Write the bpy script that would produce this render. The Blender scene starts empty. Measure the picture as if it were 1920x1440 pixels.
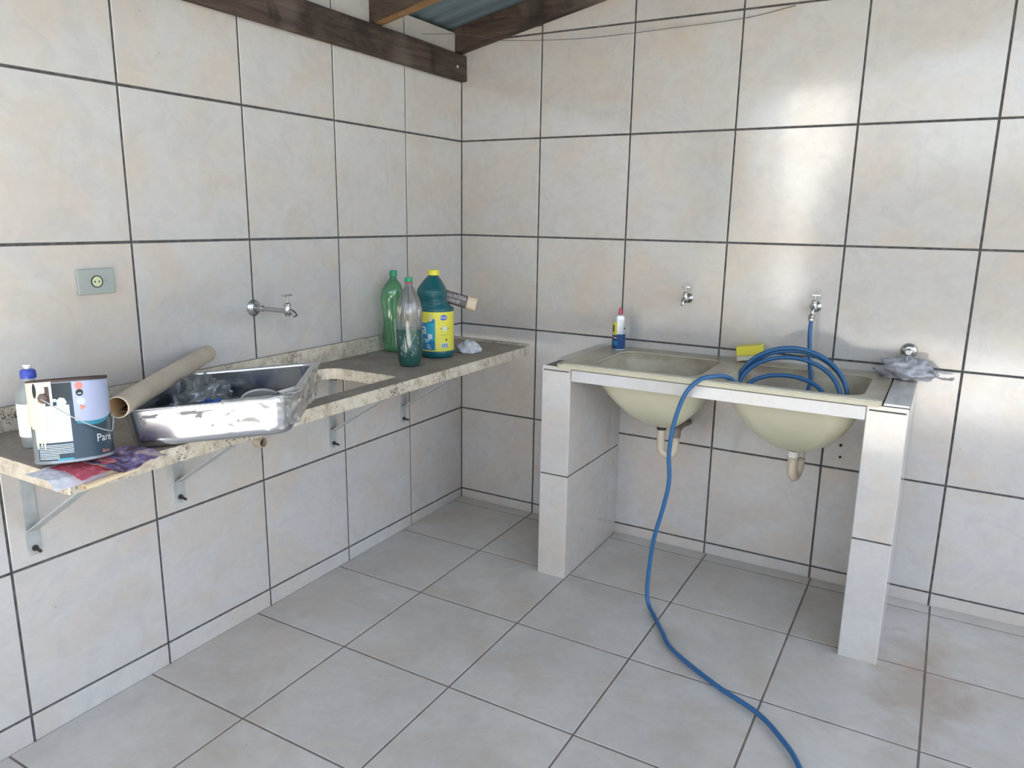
import bpy, math, random
from mathutils import Vector, Matrix, noise, Euler

random.seed(7)
scene = bpy.context.scene
COL = scene.collection

# ------------------------------------------------------------------ camera
cam_data = bpy.data.cameras.new('camera')
cam_data.sensor_width = 36.0
cam_data.lens = 1414.07 / 1920 * 36.0
cam_data.clip_start = 0.05
cam = bpy.data.objects.new('camera', cam_data)
COL.objects.link(cam)
cam_rows = ((0.8654, 0.5009, 0.0147), (-0.1206, 0.1797, 0.9763), (0.4864, -0.8466, 0.2159))
m = Matrix((cam_rows[0], cam_rows[1], cam_rows[2])).transposed()
m = m.to_quaternion().to_matrix().to_4x4()
m.translation = Vector((2.1728, -3.2458, 1.492))
cam.matrix_world = m
scene.camera = cam

# ------------------------------------------------------------------ light
world = bpy.data.worlds.new('sky')
scene.world = world
world.use_nodes = True
wn = world.node_tree
wn.nodes.clear()
sky = wn.nodes.new('ShaderNodeTexSky')
sky.sky_type = 'NISHITA'
sky.sun_disc = False
sky.sun_elevation = math.radians(52)
sky.sun_rotation = math.radians(300)
sky.air_density = 1.0
sky.dust_density = 3.0
bg = wn.nodes.new('ShaderNodeBackground')
bg.inputs['Strength'].default_value = 0.74
wo = wn.nodes.new('ShaderNodeOutputWorld')
# hazy sky: the blue of the clear model is washed out with white
hz_mix = wn.nodes.new('ShaderNodeMix'); hz_mix.data_type = 'RGBA'
hz_mix.inputs[0].default_value = 0.55
hz_mix.inputs[7].default_value = (2.95, 3.05, 3.3, 1)
wn.links.new(sky.outputs[0], hz_mix.inputs[6])
wn.links.new(hz_mix.outputs[2], bg.inputs[0])
wn.links.new(bg.outputs[0], wo.inputs[0])

sun_data = bpy.data.lights.new('sun', 'SUN')
sun_data.energy = 36.0
sun_data.angle = math.radians(0.6)
sun_data.color = (1.0, 0.95, 0.88)
sun = bpy.data.objects.new('sun', sun_data)
COL.objects.link(sun)
sun_dir = Vector((-0.80, -0.03, 0.78)).normalized()      # towards the sun
sun.rotation_euler = sun_dir.to_track_quat('Z', 'Y').to_euler()
sun.location = (0, 0, 8)

vs = scene.view_settings
vs.view_transform = 'Standard'
vs.look = 'None'
vs.gamma = 1.0
vs.use_curve_mapping = False
vs.exposure = 0.33


# ------------------------------------------------------------------ helpers
class MB:
    """collects vertices and faces"""
    def __init__(s):
        s.v = []; s.f = []; s.mi = []; s.cur = 0

    def add(s, verts, faces, M=None):
        o = len(s.v)
        for p in verts:
            p = Vector(p)
            s.v.append(M @ p if M else p)
        for f in faces:
            s.f.append([i + o for i in f]); s.mi.append(s.cur)
        return s

    def box(s, x0, x1, y0, y1, z0, z1, b=0.0, M=None):
        if b <= 0:
            vs_ = [(x, y, z) for z in (z0, z1) for y in (y0, y1) for x in (x0, x1)]
            return s.add(vs_, [(0, 2, 3, 1), (4, 5, 7, 6), (0, 1, 5, 4), (2, 6, 7, 3), (0, 4, 6, 2), (1, 3, 7, 5)], M)
        import bmesh
        bm = bmesh.new()
        bmesh.ops.create_cube(bm, size=1.0)
        for v in bm.verts:
            v.co = Vector(((x0 + x1) / 2 + v.co.x * (x1 - x0), (y0 + y1) / 2 + v.co.y * (y1 - y0), (z0 + z1) / 2 + v.co.z * (z1 - z0)))
        bmesh.ops.bevel(bm, geom=bm.edges[:], offset=b, segments=2, profile=0.6, affect='EDGES')
        bm.verts.index_update()
        s.add([v.co.copy() for v in bm.verts], [[v.index for v in f.verts] for f in bm.faces], M)
        bm.free()
        return s

    def lathe(s, prof, n=32, M=None, shift=None, cap0=True, cap1=True):
        """prof: list of (r, z)"""
        vs_ = []
        for r, z in prof:
            dx, dy = shift(z) if shift else (0, 0)
            for k in range(n):
                a = 2 * math.pi * k / n
                vs_.append((r * math.cos(a) + dx, r * math.sin(a) + dy, z))
        fs = []
        for i in range(len(prof) - 1):
            for k in range(n):
                k2 = (k + 1) % n
                fs.append((i * n + k, i * n + k2, (i + 1) * n + k2, (i + 1) * n + k))
        if cap0: fs.append(list(range(n))[::-1])
        if cap1: fs.append([(len(prof) - 1) * n + k for k in range(n)])
        return s.add(vs_, fs, M)

    def tube(s, pts, r, n=12, caps=True, M=None):
        pts = [Vector(p) for p in pts]
        rs = r if isinstance(r, (list, tuple)) else [r] * len(pts)
        t = (pts[1] - pts[0]).normalized()
        up = Vector((0, 0, 1)) if abs(t.z) < 0.9 else Vector((1, 0, 0))
        a = t.cross(up).normalized()
        vs_ = []
        for i, p in enumerate(pts):
            if i == 0: t = (pts[1] - pts[0])
            elif i == len(pts) - 1: t = (pts[-1] - pts[-2])
            else: t = (pts[i + 1] - pts[i - 1])
            t.normalize()
            a = (a - t * a.dot(t)).normalized()
            b = t.cross(a)
            for k in range(n):
                ang = 2 * math.pi * k / n
                vs_.append(p + (a * math.cos(ang) + b * math.sin(ang)) * rs[i])
        fs = []
        for i in range(len(pts) - 1):
            for k in range(n):
                k2 = (k + 1) % n
                fs.append((i * n + k, i * n + k2, (i + 1) * n + k2, (i + 1) * n + k))
        if caps:
            fs.append(list(range(n))[::-1])
            fs.append([(len(pts) - 1) * n + k for k in range(n)])
        return s.add(vs_, fs, M)

    def grid(s, fn, nu, nv, closed_u=False, M=None):
        """fn(u, v) with u, v in 0..1"""
        vs_ = []
        for j in range(nv + 1):
            for i in range(nu if closed_u else nu + 1):
                vs_.append(fn(i / nu, j / nv))
        w = nu if closed_u else nu + 1
        fs = []
        for j in range(nv):
            for i in range(nu):
                i2 = (i + 1) % w if closed_u else i + 1
                fs.append((j * w + i, j * w + i2, (j + 1) * w + i2, (j + 1) * w + i))
        return s.add(vs_, fs, M)


def obj(name, mb, mats, parent=None, smooth=False, loc=None, rot=None, solid=0.0, origin=None, subsurf=0, offset=0.0):
    """links mb as one mesh object; verts are given in the parent's frame"""
    me = bpy.data.meshes.new(name)
    vsx = mb.v
    if origin is not None:
        o_ = Vector(origin)
        vsx = [v - o_ for v in mb.v]
    me.from_pydata([tuple(v) for v in vsx], [], mb.f)
    if not isinstance(mats, (list, tuple)): mats = [mats]
    for m_ in mats: me.materials.append(m_)
    if len(mats) > 1: me.polygons.foreach_set('material_index', mb.mi)
    if smooth:
        me.polygons.foreach_set('use_smooth', [True] * len(me.polygons))
    me.update()
    o = bpy.data.objects.new(name, me)
    COL.objects.link(o)
    if origin is not None: o.location = origin
    if loc is not None: o.location = loc
    if rot is not None: o.rotation_euler = rot
    if parent is not None: o.parent = parent
    if subsurf:
        md = o.modifiers.new('sub', 'SUBSURF'); md.levels = subsurf; md.render_levels = subsurf
    if solid:
        md = o.modifiers.new('solid', 'SOLIDIFY'); md.thickness = solid; md.offset = offset
    if smooth == 'auto':
        md = o.modifiers.new('edges', 'EDGE_SPLIT'); md.split_angle = math.radians(38)
    return o


def tag(o, label=None, cat=None, group=None, kind=None):
    if label: o['label'] = label
    if cat: o['category'] = cat
    if group: o['group'] = group
    if kind: o['kind'] = kind
    return o


def thing(name, label, cat, loc=(0, 0, 0), rot=(0, 0, 0), group=None):
    o = bpy.data.objects.new(name, None)
    o.empty_display_size = 0.05
    COL.objects.link(o)
    o.location = loc
    o.rotation_euler = rot
    return tag(o, label, cat, group)


def spline(pts, n=10):
    """Catmull-Rom through pts"""
    P = [Vector(p) for p in pts]
    P = [P[0] * 2 - P[1]] + P + [P[-1] * 2 - P[-2]]
    out = []
    for i in range(1, len(P) - 2):
        for k in range(n):
            t = k / n
            a, b, c, d = P[i - 1], P[i], P[i + 1], P[i + 2]
            out.append(0.5 * ((2 * b) + (c - a) * t + (2 * a - 5 * b + 4 * c - d) * t * t + (3 * b - a - 3 * c + d) * t ** 3))
    out.append(P[-2])
    return out


def text_geo(s, height, align='LEFT'):
    cu = bpy.data.curves.new('t', 'FONT')
    cu.body = s
    cu.size = 1.0
    cu.resolution_u = 3
    cu.align_x = align
    o = bpy.data.objects.new('t', cu)
    COL.objects.link(o)
    dg = bpy.context.evaluated_depsgraph_get()
    me = o.evaluated_get(dg).to_mesh()
    vs_ = [v.co.copy() for v in me.vertices]
    fs = [list(p.vertices) for p in me.polygons]
    o.evaluated_get(dg).to_mesh_clear()
    bpy.data.objects.remove(o)
    bpy.data.curves.remove(cu)
    k = height / 0.72
    return [v * k for v in vs_], fs


# ------------------------------------------------------------------ materials
def mat(name, color, rough=0.5, metal=0.0, spec=0.5, alpha=1.0, coat=0.0):
    m_ = bpy.data.materials.new(name)
    m_.use_nodes = True
    p = m_.node_tree.nodes['Principled BSDF']
    p.inputs['Base Color'].default_value = (*color, 1)
    p.inputs['Roughness'].default_value = rough
    p.inputs['Metallic'].default_value = metal
    p.inputs['Specular IOR Level'].default_value = spec
    p.inputs['Coat Weight'].default_value = coat
    return m_


def N(m_, typ, **kw):
    n = m_.node_tree.nodes.new(typ)
    for k, v in kw.items():
        if k.startswith('i_'):
            key = k[2:]
            n.inputs[int(key) if key.isdigit() else key].default_value = v
        else:
            setattr(n, k, v)
    return n


def L(m_, a, b): m_.node_tree.links.new(a, b)


def ramp(m_, src, stops):
    r = N(m_, 'ShaderNodeValToRGB')
    els = r.color_ramp.elements
    while len(els) < len(stops): els.new(0.5)
    for e, (p, c) in zip(els, stops):
        e.position = p
        e.color = (*c, 1) if len(c) == 3 else c
    L(m_, src, r.inputs[0])
    return r


def mixc(m_, fac, a, b, mode='MIX'):
    n = N(m_, 'ShaderNodeMix', data_type='RGBA', blend_type=mode)
    if isinstance(fac, float): n.inputs[0].default_value = fac
    else: L(m_, fac, n.inputs[0])
    for inp, v in ((n.inputs[6], a), (n.inputs[7], b)):
        if isinstance(v, tuple): inp.default_value = (*v, 1)
        else: L(m_, v, inp)
    return n.outputs[2]


def noise_tex(m_, vec, scale, detail=3.0, rough=0.5, dist=0.0):
    n = N(m_, 'ShaderNodeTexNoise')
    n.inputs['Scale'].default_value = scale
    n.inputs['Detail'].default_value = detail
    n.inputs['Roughness'].default_value = rough
    n.inputs['Distortion'].default_value = dist
    L(m_, vec, n.inputs['Vector'])
    return n


def coords(m_, rnd=True, space='Object'):
    tc = N(m_, 'ShaderNodeTexCoord')
    if not rnd: return tc.outputs[space]
    oi = N(m_, 'ShaderNodeObjectInfo')
    mul = N(m_, 'ShaderNodeVectorMath', operation='SCALE')
    cx = N(m_, 'ShaderNodeCombineXYZ', i_0=31.0, i_1=57.0, i_2=83.0)
    L(m_, cx.outputs[0], mul.inputs[0]); L(m_, oi.outputs['Random'], mul.inputs[3])
    add = N(m_, 'ShaderNodeVectorMath', operation='ADD')
    L(m_, tc.outputs[space], add.inputs[0]); L(m_, mul.outputs[0], add.inputs[1])
    return add.outputs[0]


def bump(m_, h, strength, dist=0.01):
    b = N(m_, 'ShaderNodeBump', i_Strength=strength, i_Distance=dist)
    L(m_, h, b.inputs['Height'])
    L(m_, b.outputs[0], m_.node_tree.nodes['Principled BSDF'].inputs['Normal'])


def tile_material(name, base, warm, cool, rough, dirt=0.0, spec=0.5):
    m_ = mat(name, base, rough, spec=spec)
    P = m_.node_tree.nodes['Principled BSDF']
    v = coords(m_)
    n1 = noise_tex(m_, v, 3.2, 5, 0.6, 0.9)
    n2 = noise_tex(m_, v, 6.5, 6, 0.62, 1.6)
    n3 = noise_tex(m_, v, 30, 4, 0.6, 0.4)
    r1 = ramp(m_, n1.outputs[0], [(0.42, (0, 0, 0)), (0.66, (1, 1, 1))])
    c = mixc(m_, r1.outputs[0], base, warm)
    r2 = ramp(m_, n2.outputs[0], [(0.50, (0, 0, 0)), (0.60, (0.38, 0.38, 0.38)), (0.72, (0, 0, 0))])
    c = mixc(m_, r2.outputs[0], c, cool)
    r3 = ramp(m_, n3.outputs[0], [(0.35, (0.94, 0.94, 0.94)), (0.7, (1, 1, 1))])
    c = mixc(m_, 1.0, c, r3.outputs[0], 'MULTIPLY')
    oi = N(m_, 'ShaderNodeObjectInfo')
    r4 = ramp(m_, oi.outputs['Random'], [(0, (0.96, 0.96, 0.965)), (1, (1.0, 0.995, 0.985))])
    c = mixc(m_, 1.0, c, r4.outputs[0], 'MULTIPLY')
    # a few tiny dark specks
    vo = N(m_, 'ShaderNodeTexVoronoi', i_Scale=9.0)
    L(m_, v, vo.inputs['Vector'])
    rs = ramp(m_, vo.outputs['Distance'], [(0.018, (0.55, 0.52, 0.5)), (0.03, (1, 1, 1))])
    c = mixc(m_, 0.7, c, rs.outputs[0], 'MULTIPLY')
    if dirt > 0:
        gc = coords(m_, False)
        wp = N(m_, 'ShaderNodeNewGeometry')
        nd = noise_tex(m_, wp.outputs['Position'], 2.3, 6, 0.65, 0.5)
        rd = ramp(m_, nd.outputs[0], [(0.45, (0, 0, 0)), (0.75, (dirt, dirt, dirt))])
        c = mixc(m_, rd.outputs[0], c, (0.30, 0.245, 0.19))
        # rusty stain trail beside the right pillar
        vd = N(m_, 'ShaderNodeVectorMath', operation='SUBTRACT')
        L(m_, wp.outputs['Position'], vd.inputs[0]); vd.inputs[1].default_value = (2.24, -0.62, 0)
        sc = N(m_, 'ShaderNodeVectorMath', operation='MULTIPLY')
        L(m_, vd.outputs[0], sc.inputs[0]); sc.inputs[1].default_value = (2.8, 1.25, 0)
        ln = N(m_, 'ShaderNodeVectorMath', operation='LENGTH')
        L(m_, sc.outputs[0], ln.inputs[0])
        ns = noise_tex(m_, wp.outputs['Position'], 9, 5, 0.6, 1.0)
        ad = N(m_, 'ShaderNodeMath', operation='ADD'); L(m_, ln.outputs['Value'], ad.inputs[0]); L(m_, ns.outputs[0], ad.inputs[1])
        rr = ramp(m_, ad.outputs[0], [(0.62, (0.5, 0.5, 0.5)), (1.05, (0, 0, 0))])
        c = mixc(m_, rr.outputs[0], c, (0.33, 0.22, 0.14))
    L(m_, c, P.inputs['Base Color'])
    rr_ = ramp(m_, n1.outputs[0], [(0.3, (rough * 0.85,) * 3), (0.75, (rough * 1.2,) * 3)])
    L(m_, rr_.outputs[0], P.inputs['Roughness'])
    nb = noise_tex(m_, v, 5.0, 2, 0.5)
    bump(m_, nb.outputs[0], 0.10, 0.01)
    return m_


M_WTILE = tile_material('wall_tile', (0.605, 0.585, 0.56), (0.61, 0.535, 0.46), (0.50, 0.49, 0.485), 0.13, spec=1.0)
M_FTILE = tile_material('floor_tile', (0.60, 0.575, 0.54), (0.56, 0.505, 0.445), (0.51, 0.505, 0.50), 0.33, dirt=0.42)

M_GROUT = mat('grout', (0.085, 0.08, 0.08), 0.9)
g_n = noise_tex(M_GROUT, coords(M_GROUT, False), 40, 4)
g_r = ramp(M_GROUT, g_n.outputs[0], [(0.3, (0.05, 0.048, 0.05)), (0.75, (0.15, 0.14, 0.135))])
L(M_GROUT, g_r.outputs[0], M_GROUT.node_tree.nodes['Principled BSDF'].inputs['Base Color'])
M_FGROUT = mat('floor_grout', (0.15, 0.12, 0.10), 0.9)
g_n = noise_tex(M_FGROUT, coords(M_FGROUT, False), 12, 5)
g_r = ramp(M_FGROUT, g_n.outputs[0], [(0.3, (0.13, 0.115, 0.105)), (0.7, (0.25, 0.19, 0.15))])
L(M_FGROUT, g_r.outputs[0], M_FGROUT.node_tree.nodes['Principled BSDF'].inputs['Base Color'])

M_MORTAR = mat('mortar', (0.16, 0.155, 0.15), 0.95)


def granite(name, dusty):
    m_ = mat(name, (0.5, 0.45, 0.36), 0.35)
    P = m_.node_tree.nodes['Principled BSDF']
    v = coords(m_, False)
    n1 = noise_tex(m_, v, 28, 5, 0.6, 0.5)
    c = ramp(m_, n1.outputs[0], [(0.3, (0.36, 0.30, 0.22)), (0.5, (0.58, 0.51, 0.40)), (0.72, (0.66, 0.62, 0.53))]).outputs[0]
    n2 = noise_tex(m_, v, 75, 6, 0.7, 2.0)
    n2b = noise_tex(m_, v, 9, 2, 0.5)
    sm = N(m_, 'ShaderNodeMath', operation='MULTIPLY_ADD', i_1=0.45, i_2=0.0)
    L(m_, n2b.outputs[0], sm.inputs[0])
    sm2 = N(m_, 'ShaderNodeMath', operation='ADD'); L(m_, sm.outputs[0], sm2.inputs[0]); L(m_, n2.outputs[0], sm2.inputs[1])
    r2 = ramp(m_, sm2.outputs[0], [(0.80, (0, 0, 0)), (0.86, (0.9, 0.9, 0.9))])
    c = mixc(m_, r2.outputs[0], c, (0.06, 0.052, 0.045))
    if dusty:
        n3 = noise_tex(m_, v, 7, 5, 0.6, 0.3)
        r3 = ramp(m_, n3.outputs[0], [(0.25, (0.72, 0.72, 0.72)), (0.7, (0.96, 0.96, 0.96))])
        n4 = noise_tex(m_, v, 50, 4, 0.6)
        dc = ramp(m_, n4.outputs[0], [(0.3, (0.20, 0.165, 0.14)), (0.7, (0.27, 0.225, 0.19))]).outputs[0]
        ge = N(m_, 'ShaderNodeNewGeometry')
        sp = N(m_, 'ShaderNodeSeparateXYZ'); L(m_, ge.outputs['Normal'], sp.inputs[0])
        gt = N(m_, 'ShaderNodeMath', operation='GREATER_THAN', i_1=0.85); L(m_, sp.outputs[2], gt.inputs[0])
        mu = N(m_, 'ShaderNodeMath', operation='MULTIPLY'); L(m_, gt.outputs[0], mu.inputs[0]); L(m_, r3.outputs[0], mu.inputs[1])
        c = mixc(m_, mu.outputs[0], c, dc)
        rg = N(m_, 'ShaderNodeMath', operation='MULTIPLY_ADD', i_1=0.5, i_2=0.3); L(m_, mu.outputs[0], rg.inputs[0])
        L(m_, rg.outputs[0], P.inputs['Roughness'])
    L(m_, c, P.inputs['Base Color'])
    return m_


M_GRANITE = granite('granite_dusty', True)
M_SPLASH = granite('granite_splash', True)


def wood(name, dark, light, stain=0.5):
    m_ = mat(name, dark, 0.75, spec=0.3)
    P = m_.node_tree.nodes['Principled BSDF']
    tc = coords(m_, False)
    mp = N(m_, 'ShaderNodeMapping'); mp.inputs['Scale'].default_value = (1.2, 14, 14)
    L(m_, tc, mp.inputs[0])
    n1 = noise_tex(m_, mp.outputs[0], 3, 6, 0.65, 0.6)
    c = ramp(m_, n1.outputs[0], [(0.32, dark), (0.52, tuple((a + b) / 2 for a, b in zip(dark, light))), (0.7, light)]).outputs[0]
    n2 = noise_tex(m_, tc, 3.5, 5, 0.7, 1.0)
    r2 = ramp(m_, n2.outputs[0], [(0.50, (0, 0, 0)), (0.62, (stain,) * 3)])
    c = mixc(m_, r2.outputs[0], c, (0.028, 0.022, 0.02))
    n4 = noise_tex(m_, tc, 2.1, 3, 0.6, 0.5)
    r4 = ramp(m_, n4.outputs[0], [(0.52, (0, 0, 0)), (0.68, (0.55, 0.55, 0.55))])
    c = mixc(m_, r4.outputs[0], c, (0.21, 0.185, 0.16))
    L(m_, c, P.inputs['Base Color'])
    bump(m_, n1.outputs[0], 0.6, 0.004)
    return m_


M_BEAM = wood('beam_wood', (0.038, 0.026, 0.021), (0.125, 0.088, 0.068), 0.75)
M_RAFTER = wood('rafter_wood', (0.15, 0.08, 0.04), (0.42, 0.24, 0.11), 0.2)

M_CHROME = mat('worn_chrome', (0.50, 0.50, 0.50), 0.24, 1.0)
M_GALV = mat('galvanised_steel', (0.50, 0.53, 0.52), 0.5, 0.35)
gn = noise_tex(M_GALV, coords(M_GALV, False), 22, 4, 0.6)
gr = ramp(M_GALV, gn.outputs[0], [(0.3, (0.40, 0.43, 0.43)), (0.7, (0.56, 0.58, 0.57))])
L(M_GALV, gr.outputs[0], M_GALV.node_tree.nodes['Principled BSDF'].inputs['Base Color'])
M_RUST = mat('rusty_bolt', (0.055, 0.045, 0.04), 0.7, 0.4)
M_STEEL = mat('stainless_steel', (0.62, 0.63, 0.66), 0.16, 1.0)
sn = noise_tex(M_STEEL, coords(M_STEEL, False), 6, 3, 0.6)
sr = ramp(M_STEEL, sn.outputs[0], [(0.35, (0.12, 0.12, 0.12)), (0.7, (0.24, 0.24, 0.24))])
L(M_STEEL, sr.outputs[0], M_STEEL.node_tree.nodes['Principled BSDF'].inputs['Roughness'])
M_DIRTSTEEL = mat('dried_mortar_smear', (0.23, 0.22, 0.22), 0.8)

M_RESIN = mat('cream_resin', (0.62, 0.585, 0.42), 0.32)
rn = noise_tex(M_RESIN, coords(M_RESIN, False), 5, 5, 0.6, 0.5)
rr0 = ramp(M_RESIN, rn.outputs[0], [(0.35, (0.58, 0.555, 0.41)), (0.7, (0.66, 0.63, 0.47))])
geo = N(M_RESIN, 'ShaderNodeNewGeometry')
rn2 = noise_tex(M_RESIN, geo.outputs['Position'], 3.0, 6, 0.65, 0.8)
# dirt lies on faces that look up
spz = N(M_RESIN, 'ShaderNodeSeparateXYZ'); L(M_RESIN, geo.outputs['Normal'], spz.inputs[0])
mr = N(M_RESIN, 'ShaderNodeMapRange'); mr.inputs[1].default_value = -0.05; mr.inputs[2].default_value = 0.15
L(M_RESIN, spz.outputs[2], mr.inputs[0])
rd2 = ramp(M_RESIN, rn2.outputs[0], [(0.34, (0.40, 0.40, 0.40)), (0.60, (0.95, 0.95, 0.95))])
mm = N(M_RESIN, 'ShaderNodeMath', operation='MULTIPLY'); L(M_RESIN, mr.outputs[0], mm.inputs[0]); L(M_RESIN, rd2.outputs[0], mm.inputs[1])
rc = mixc(M_RESIN, mm.outputs[0], rr0.outputs[0], (0.30, 0.235, 0.165))
L(M_RESIN, rc, M_RESIN.node_tree.nodes['Principled BSDF'].inputs['Base Color'])
M_RESINC = mat('cream_resin_clean', (0.66, 0.63, 0.50), 0.35)
rn = noise_tex(M_RESINC, coords(M_RESINC, False), 14, 5, 0.6, 0.5)
rr0 = ramp(M_RESINC, rn.outputs[0], [(0.35, (0.60, 0.56, 0.43)), (0.7, (0.72, 0.69, 0.56))])
L(M_RESINC, rr0.outputs[0], M_RESINC.node_tree.nodes['Principled BSDF'].inputs['Base Color'])

M_HOSE = mat('blue_hose', (0.028, 0.125, 0.29), 0.38)
M_PVC = mat('cream_pvc', (0.58, 0.50, 0.38), 0.4)
M_PVCW = mat('white_pvc', (0.72, 0.69, 0.62), 0.4)
M_PVCB = mat('grubby_brown_pvc', (0.20, 0.155, 0.125), 0.55)
M_TUBE = mat('beige_tube', (0.46, 0.36, 0.26), 0.6)
tn = noise_tex(M_TUBE, coords(M_TUBE, False), 9, 5, 0.6)
tr = ramp(M_TUBE, tn.outputs[0], [(0.3, (0.50, 0.405, 0.30)), (0.7, (0.62, 0.53, 0.42))])
L(M_TUBE, tr.outputs[0], M_TUBE.node_tree.nodes['Principled BSDF'].inputs['Base Color'])
M_TUBEIN = mat('tube_inside', (0.62, 0.42, 0.22), 0.7)
M_DARK = mat('dark_hole', (0.02, 0.018, 0.016), 0.9)
M_OUTLET = mat('grey_plastic', (0.37, 0.40, 0.37), 0.4)
M_IVORY = mat('ivory_plastic', (0.66, 0.66, 0.42), 0.4)
M_BLACK = mat('black_plastic', (0.015, 0.018, 0.018), 0.4)
M_WHITE = mat('white', (0.80, 0.80, 0.80), 0.5)
M_YELLOW = mat('yellow', (0.80, 0.70, 0.06), 0.45)
M_YLABEL = mat('yellow_label', (0.72, 0.66, 0.07), 0.35)
M_BLABEL = mat('blue_label', (0.02, 0.20, 0.42), 0.35)
M_CLABEL = mat('cyan_label', (0.03, 0.38, 0.50), 0.35)
M_NAVY = mat('navy_label', (0.02, 0.07, 0.20), 0.35)
M_LOGO = mat('logo_blue', (0.05, 0.10, 0.55), 0.35)
M_PALE = mat('pale_print', (0.62, 0.74, 0.80), 0.45)
M_TEAL = mat('teal_jug', (0.008, 0.10, 0.115), 0.33)
M_GREENCAP = mat('green_cap', (0.02, 0.30, 0.13), 0.4)
M_RED = mat('red_plastic', (0.55, 0.06, 0.09), 0.4)
M_BLUECAP = mat('blue_cap', (0.04, 0.07, 0.42), 0.35)
M_CANSTEEL = mat('tin_steel', (0.30, 0.33, 0.36), 0.35, 0.6)
M_CANBODY = mat('slate_label', (0.028, 0.055, 0.085), 0.35)
M_CANTOP = mat('near_black_label', (0.022, 0.030, 0.034), 0.3)
M_LILAC = mat('lilac_panel', (0.46, 0.50, 0.68), 0.35)
M_WAVE = mat('teal_wave', (0.03, 0.26, 0.36), 0.35)
M_CORAL = mat('coral_print', (0.80, 0.27, 0.22), 0.45)
M_CREAM = mat('cream_paint', (0.78, 0.72, 0.56), 0.35)
M_BROWN = mat('dark_brown', (0.075, 0.045, 0.04), 0.5)
M_EAR = mat('rusty_brown', (0.15, 0.10, 0.085), 0.5)
M_SILVER = mat('silver_can', (0.62, 0.64, 0.68), 0.3, 0.5)
M_PAPER = mat('white_paper', (0.70, 0.69, 0.72), 0.7)
M_ROOF = mat('roof_sheet', (0.17, 0.235, 0.275), 0.5, 0.2)
M_CONC = mat('concrete', (0.56, 0.54, 0.50), 0.85)


def clear_mat(name, tint, gloss=0.12, haze=0.0, haze_col=(0.8, 0.8, 0.8), rough=0.08):
    m_ = bpy.data.materials.new(name)
    m_.use_nodes = True
    nt = m_.node_tree
    nt.nodes.clear()
    out = nt.nodes.new('ShaderNodeOutputMaterial')
    tr_ = nt.nodes.new('ShaderNodeBsdfTransparent'); tr_.inputs[0].default_value = (*tint, 1)
    gl = nt.nodes.new('ShaderNodeBsdfGlossy'); gl.inputs['Roughness'].default_value = rough
    df = nt.nodes.new('ShaderNodeBsdfDiffuse'); df.inputs[0].default_value = (*haze_col, 1)
    lw = nt.nodes.new('ShaderNodeLayerWeight'); lw.inputs[0].default_value = 0.35
    ma = nt.nodes.new('ShaderNodeMath'); ma.operation = 'MULTIPLY_ADD'; ma.inputs[1].default_value = 0.6; ma.inputs[2].default_value = gloss
    nt.links.new(lw.outputs['Fresnel'], ma.inputs[0])
    m1 = nt.nodes.new('ShaderNodeMixShader'); m1.inputs[0].default_value = haze
    nt.links.new(tr_.outputs[0], m1.inputs[1]); nt.links.new(df.outputs[0], m1.inputs[2])
    m2 = nt.nodes.new('ShaderNodeMixShader')
    nt.links.new(ma.outputs[0], m2.inputs[0]); nt.links.new(m1.outputs[0], m2.inputs[1]); nt.links.new(gl.outputs[0], m2.inputs[2])
    nt.links.new(m2.outputs[0], out.inputs[0])
    return m_


M_CLEARPET = clear_mat('clear_pet', (0.90, 0.91, 0.91), 0.05, 0.03, (0.6, 0.6, 0.6))
M_GREENPET = clear_mat('green_pet', (0.52, 0.80, 0.58), 0.07, 0.28, (0.14, 0.44, 0.22))
M_FILM = clear_mat('plastic_film', (0.86, 0.87, 0.87), 0.12, 0.30, (0.5, 0.49, 0.47), 0.2)
M_BAG = clear_mat('thin_grey_bag', (0.70, 0.70, 0.74), 0.06, 0.62, (0.66, 0.65, 0.70), 0.35)
M_BAGC = clear_mat('clear_bag', (0.72, 0.74, 0.76), 0.10, 0.28, (0.36, 0.38, 0.38), 0.25)
M_BOTTLEC = clear_mat('clear_squeeze_bottle', (0.80, 0.86, 0.88), 0.05, 0.35, (0.62, 0.68, 0.68), 0.3)
M_LIQ = mat('teal_liquid', (0.003, 0.125, 0.105), 0.25)


# ------------------------------------------------------------------ tiled surfaces
def roof_z(x): return 2.362 + 0.206 * x
def floor_z(x, y): return -0.0029 * x + 0.0167 * y

plate_cache = {}


def plate(w, h, t=0.008, b=0.0012):
    key = (round(w, 3), round(h, 3), t)
    if key in plate_cache: return plate_cache[key]
    w, h = key[0], key[1]
    x, y = w / 2, h / 2
    vs_ = [(-x + b, -y + b, 0), (x - b, -y + b, 0), (x - b, y - b, 0), (-x + b, y - b, 0),
           (-x, -y, -b), (x, -y, -b), (x, y, -b), (-x, y, -b),
           (-x, -y, -t), (x, -y, -t), (x, y, -t), (-x, y, -t)]
    fs = [(0, 1, 2, 3)]
    for k in range(4):
        k2 = (k + 1) % 4
        fs.append((k + 4, k2 + 4, k2, k)); fs.append((k + 8, k2 + 8, k2 + 4, k + 4))
    me = bpy.data.meshes.new('tile')
    me.from_pydata(vs_, [], fs)
    me.update()
    plate_cache[key] = me
    return me


R_RIGHT = Matrix(((1, 0, 0), (0, 0, -1), (0, 1, 0)))         # local z -> -y
R_LEFT = Matrix(((0, 0, 1), (1, 0, 0), (0, 1, 0)))           # local z -> +x
R_UP = Matrix.Identity(3)
R_NX = Matrix(((0, 0, -1), (-1, 0, 0), (0, 1, 0)))           # local z -> -x


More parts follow.
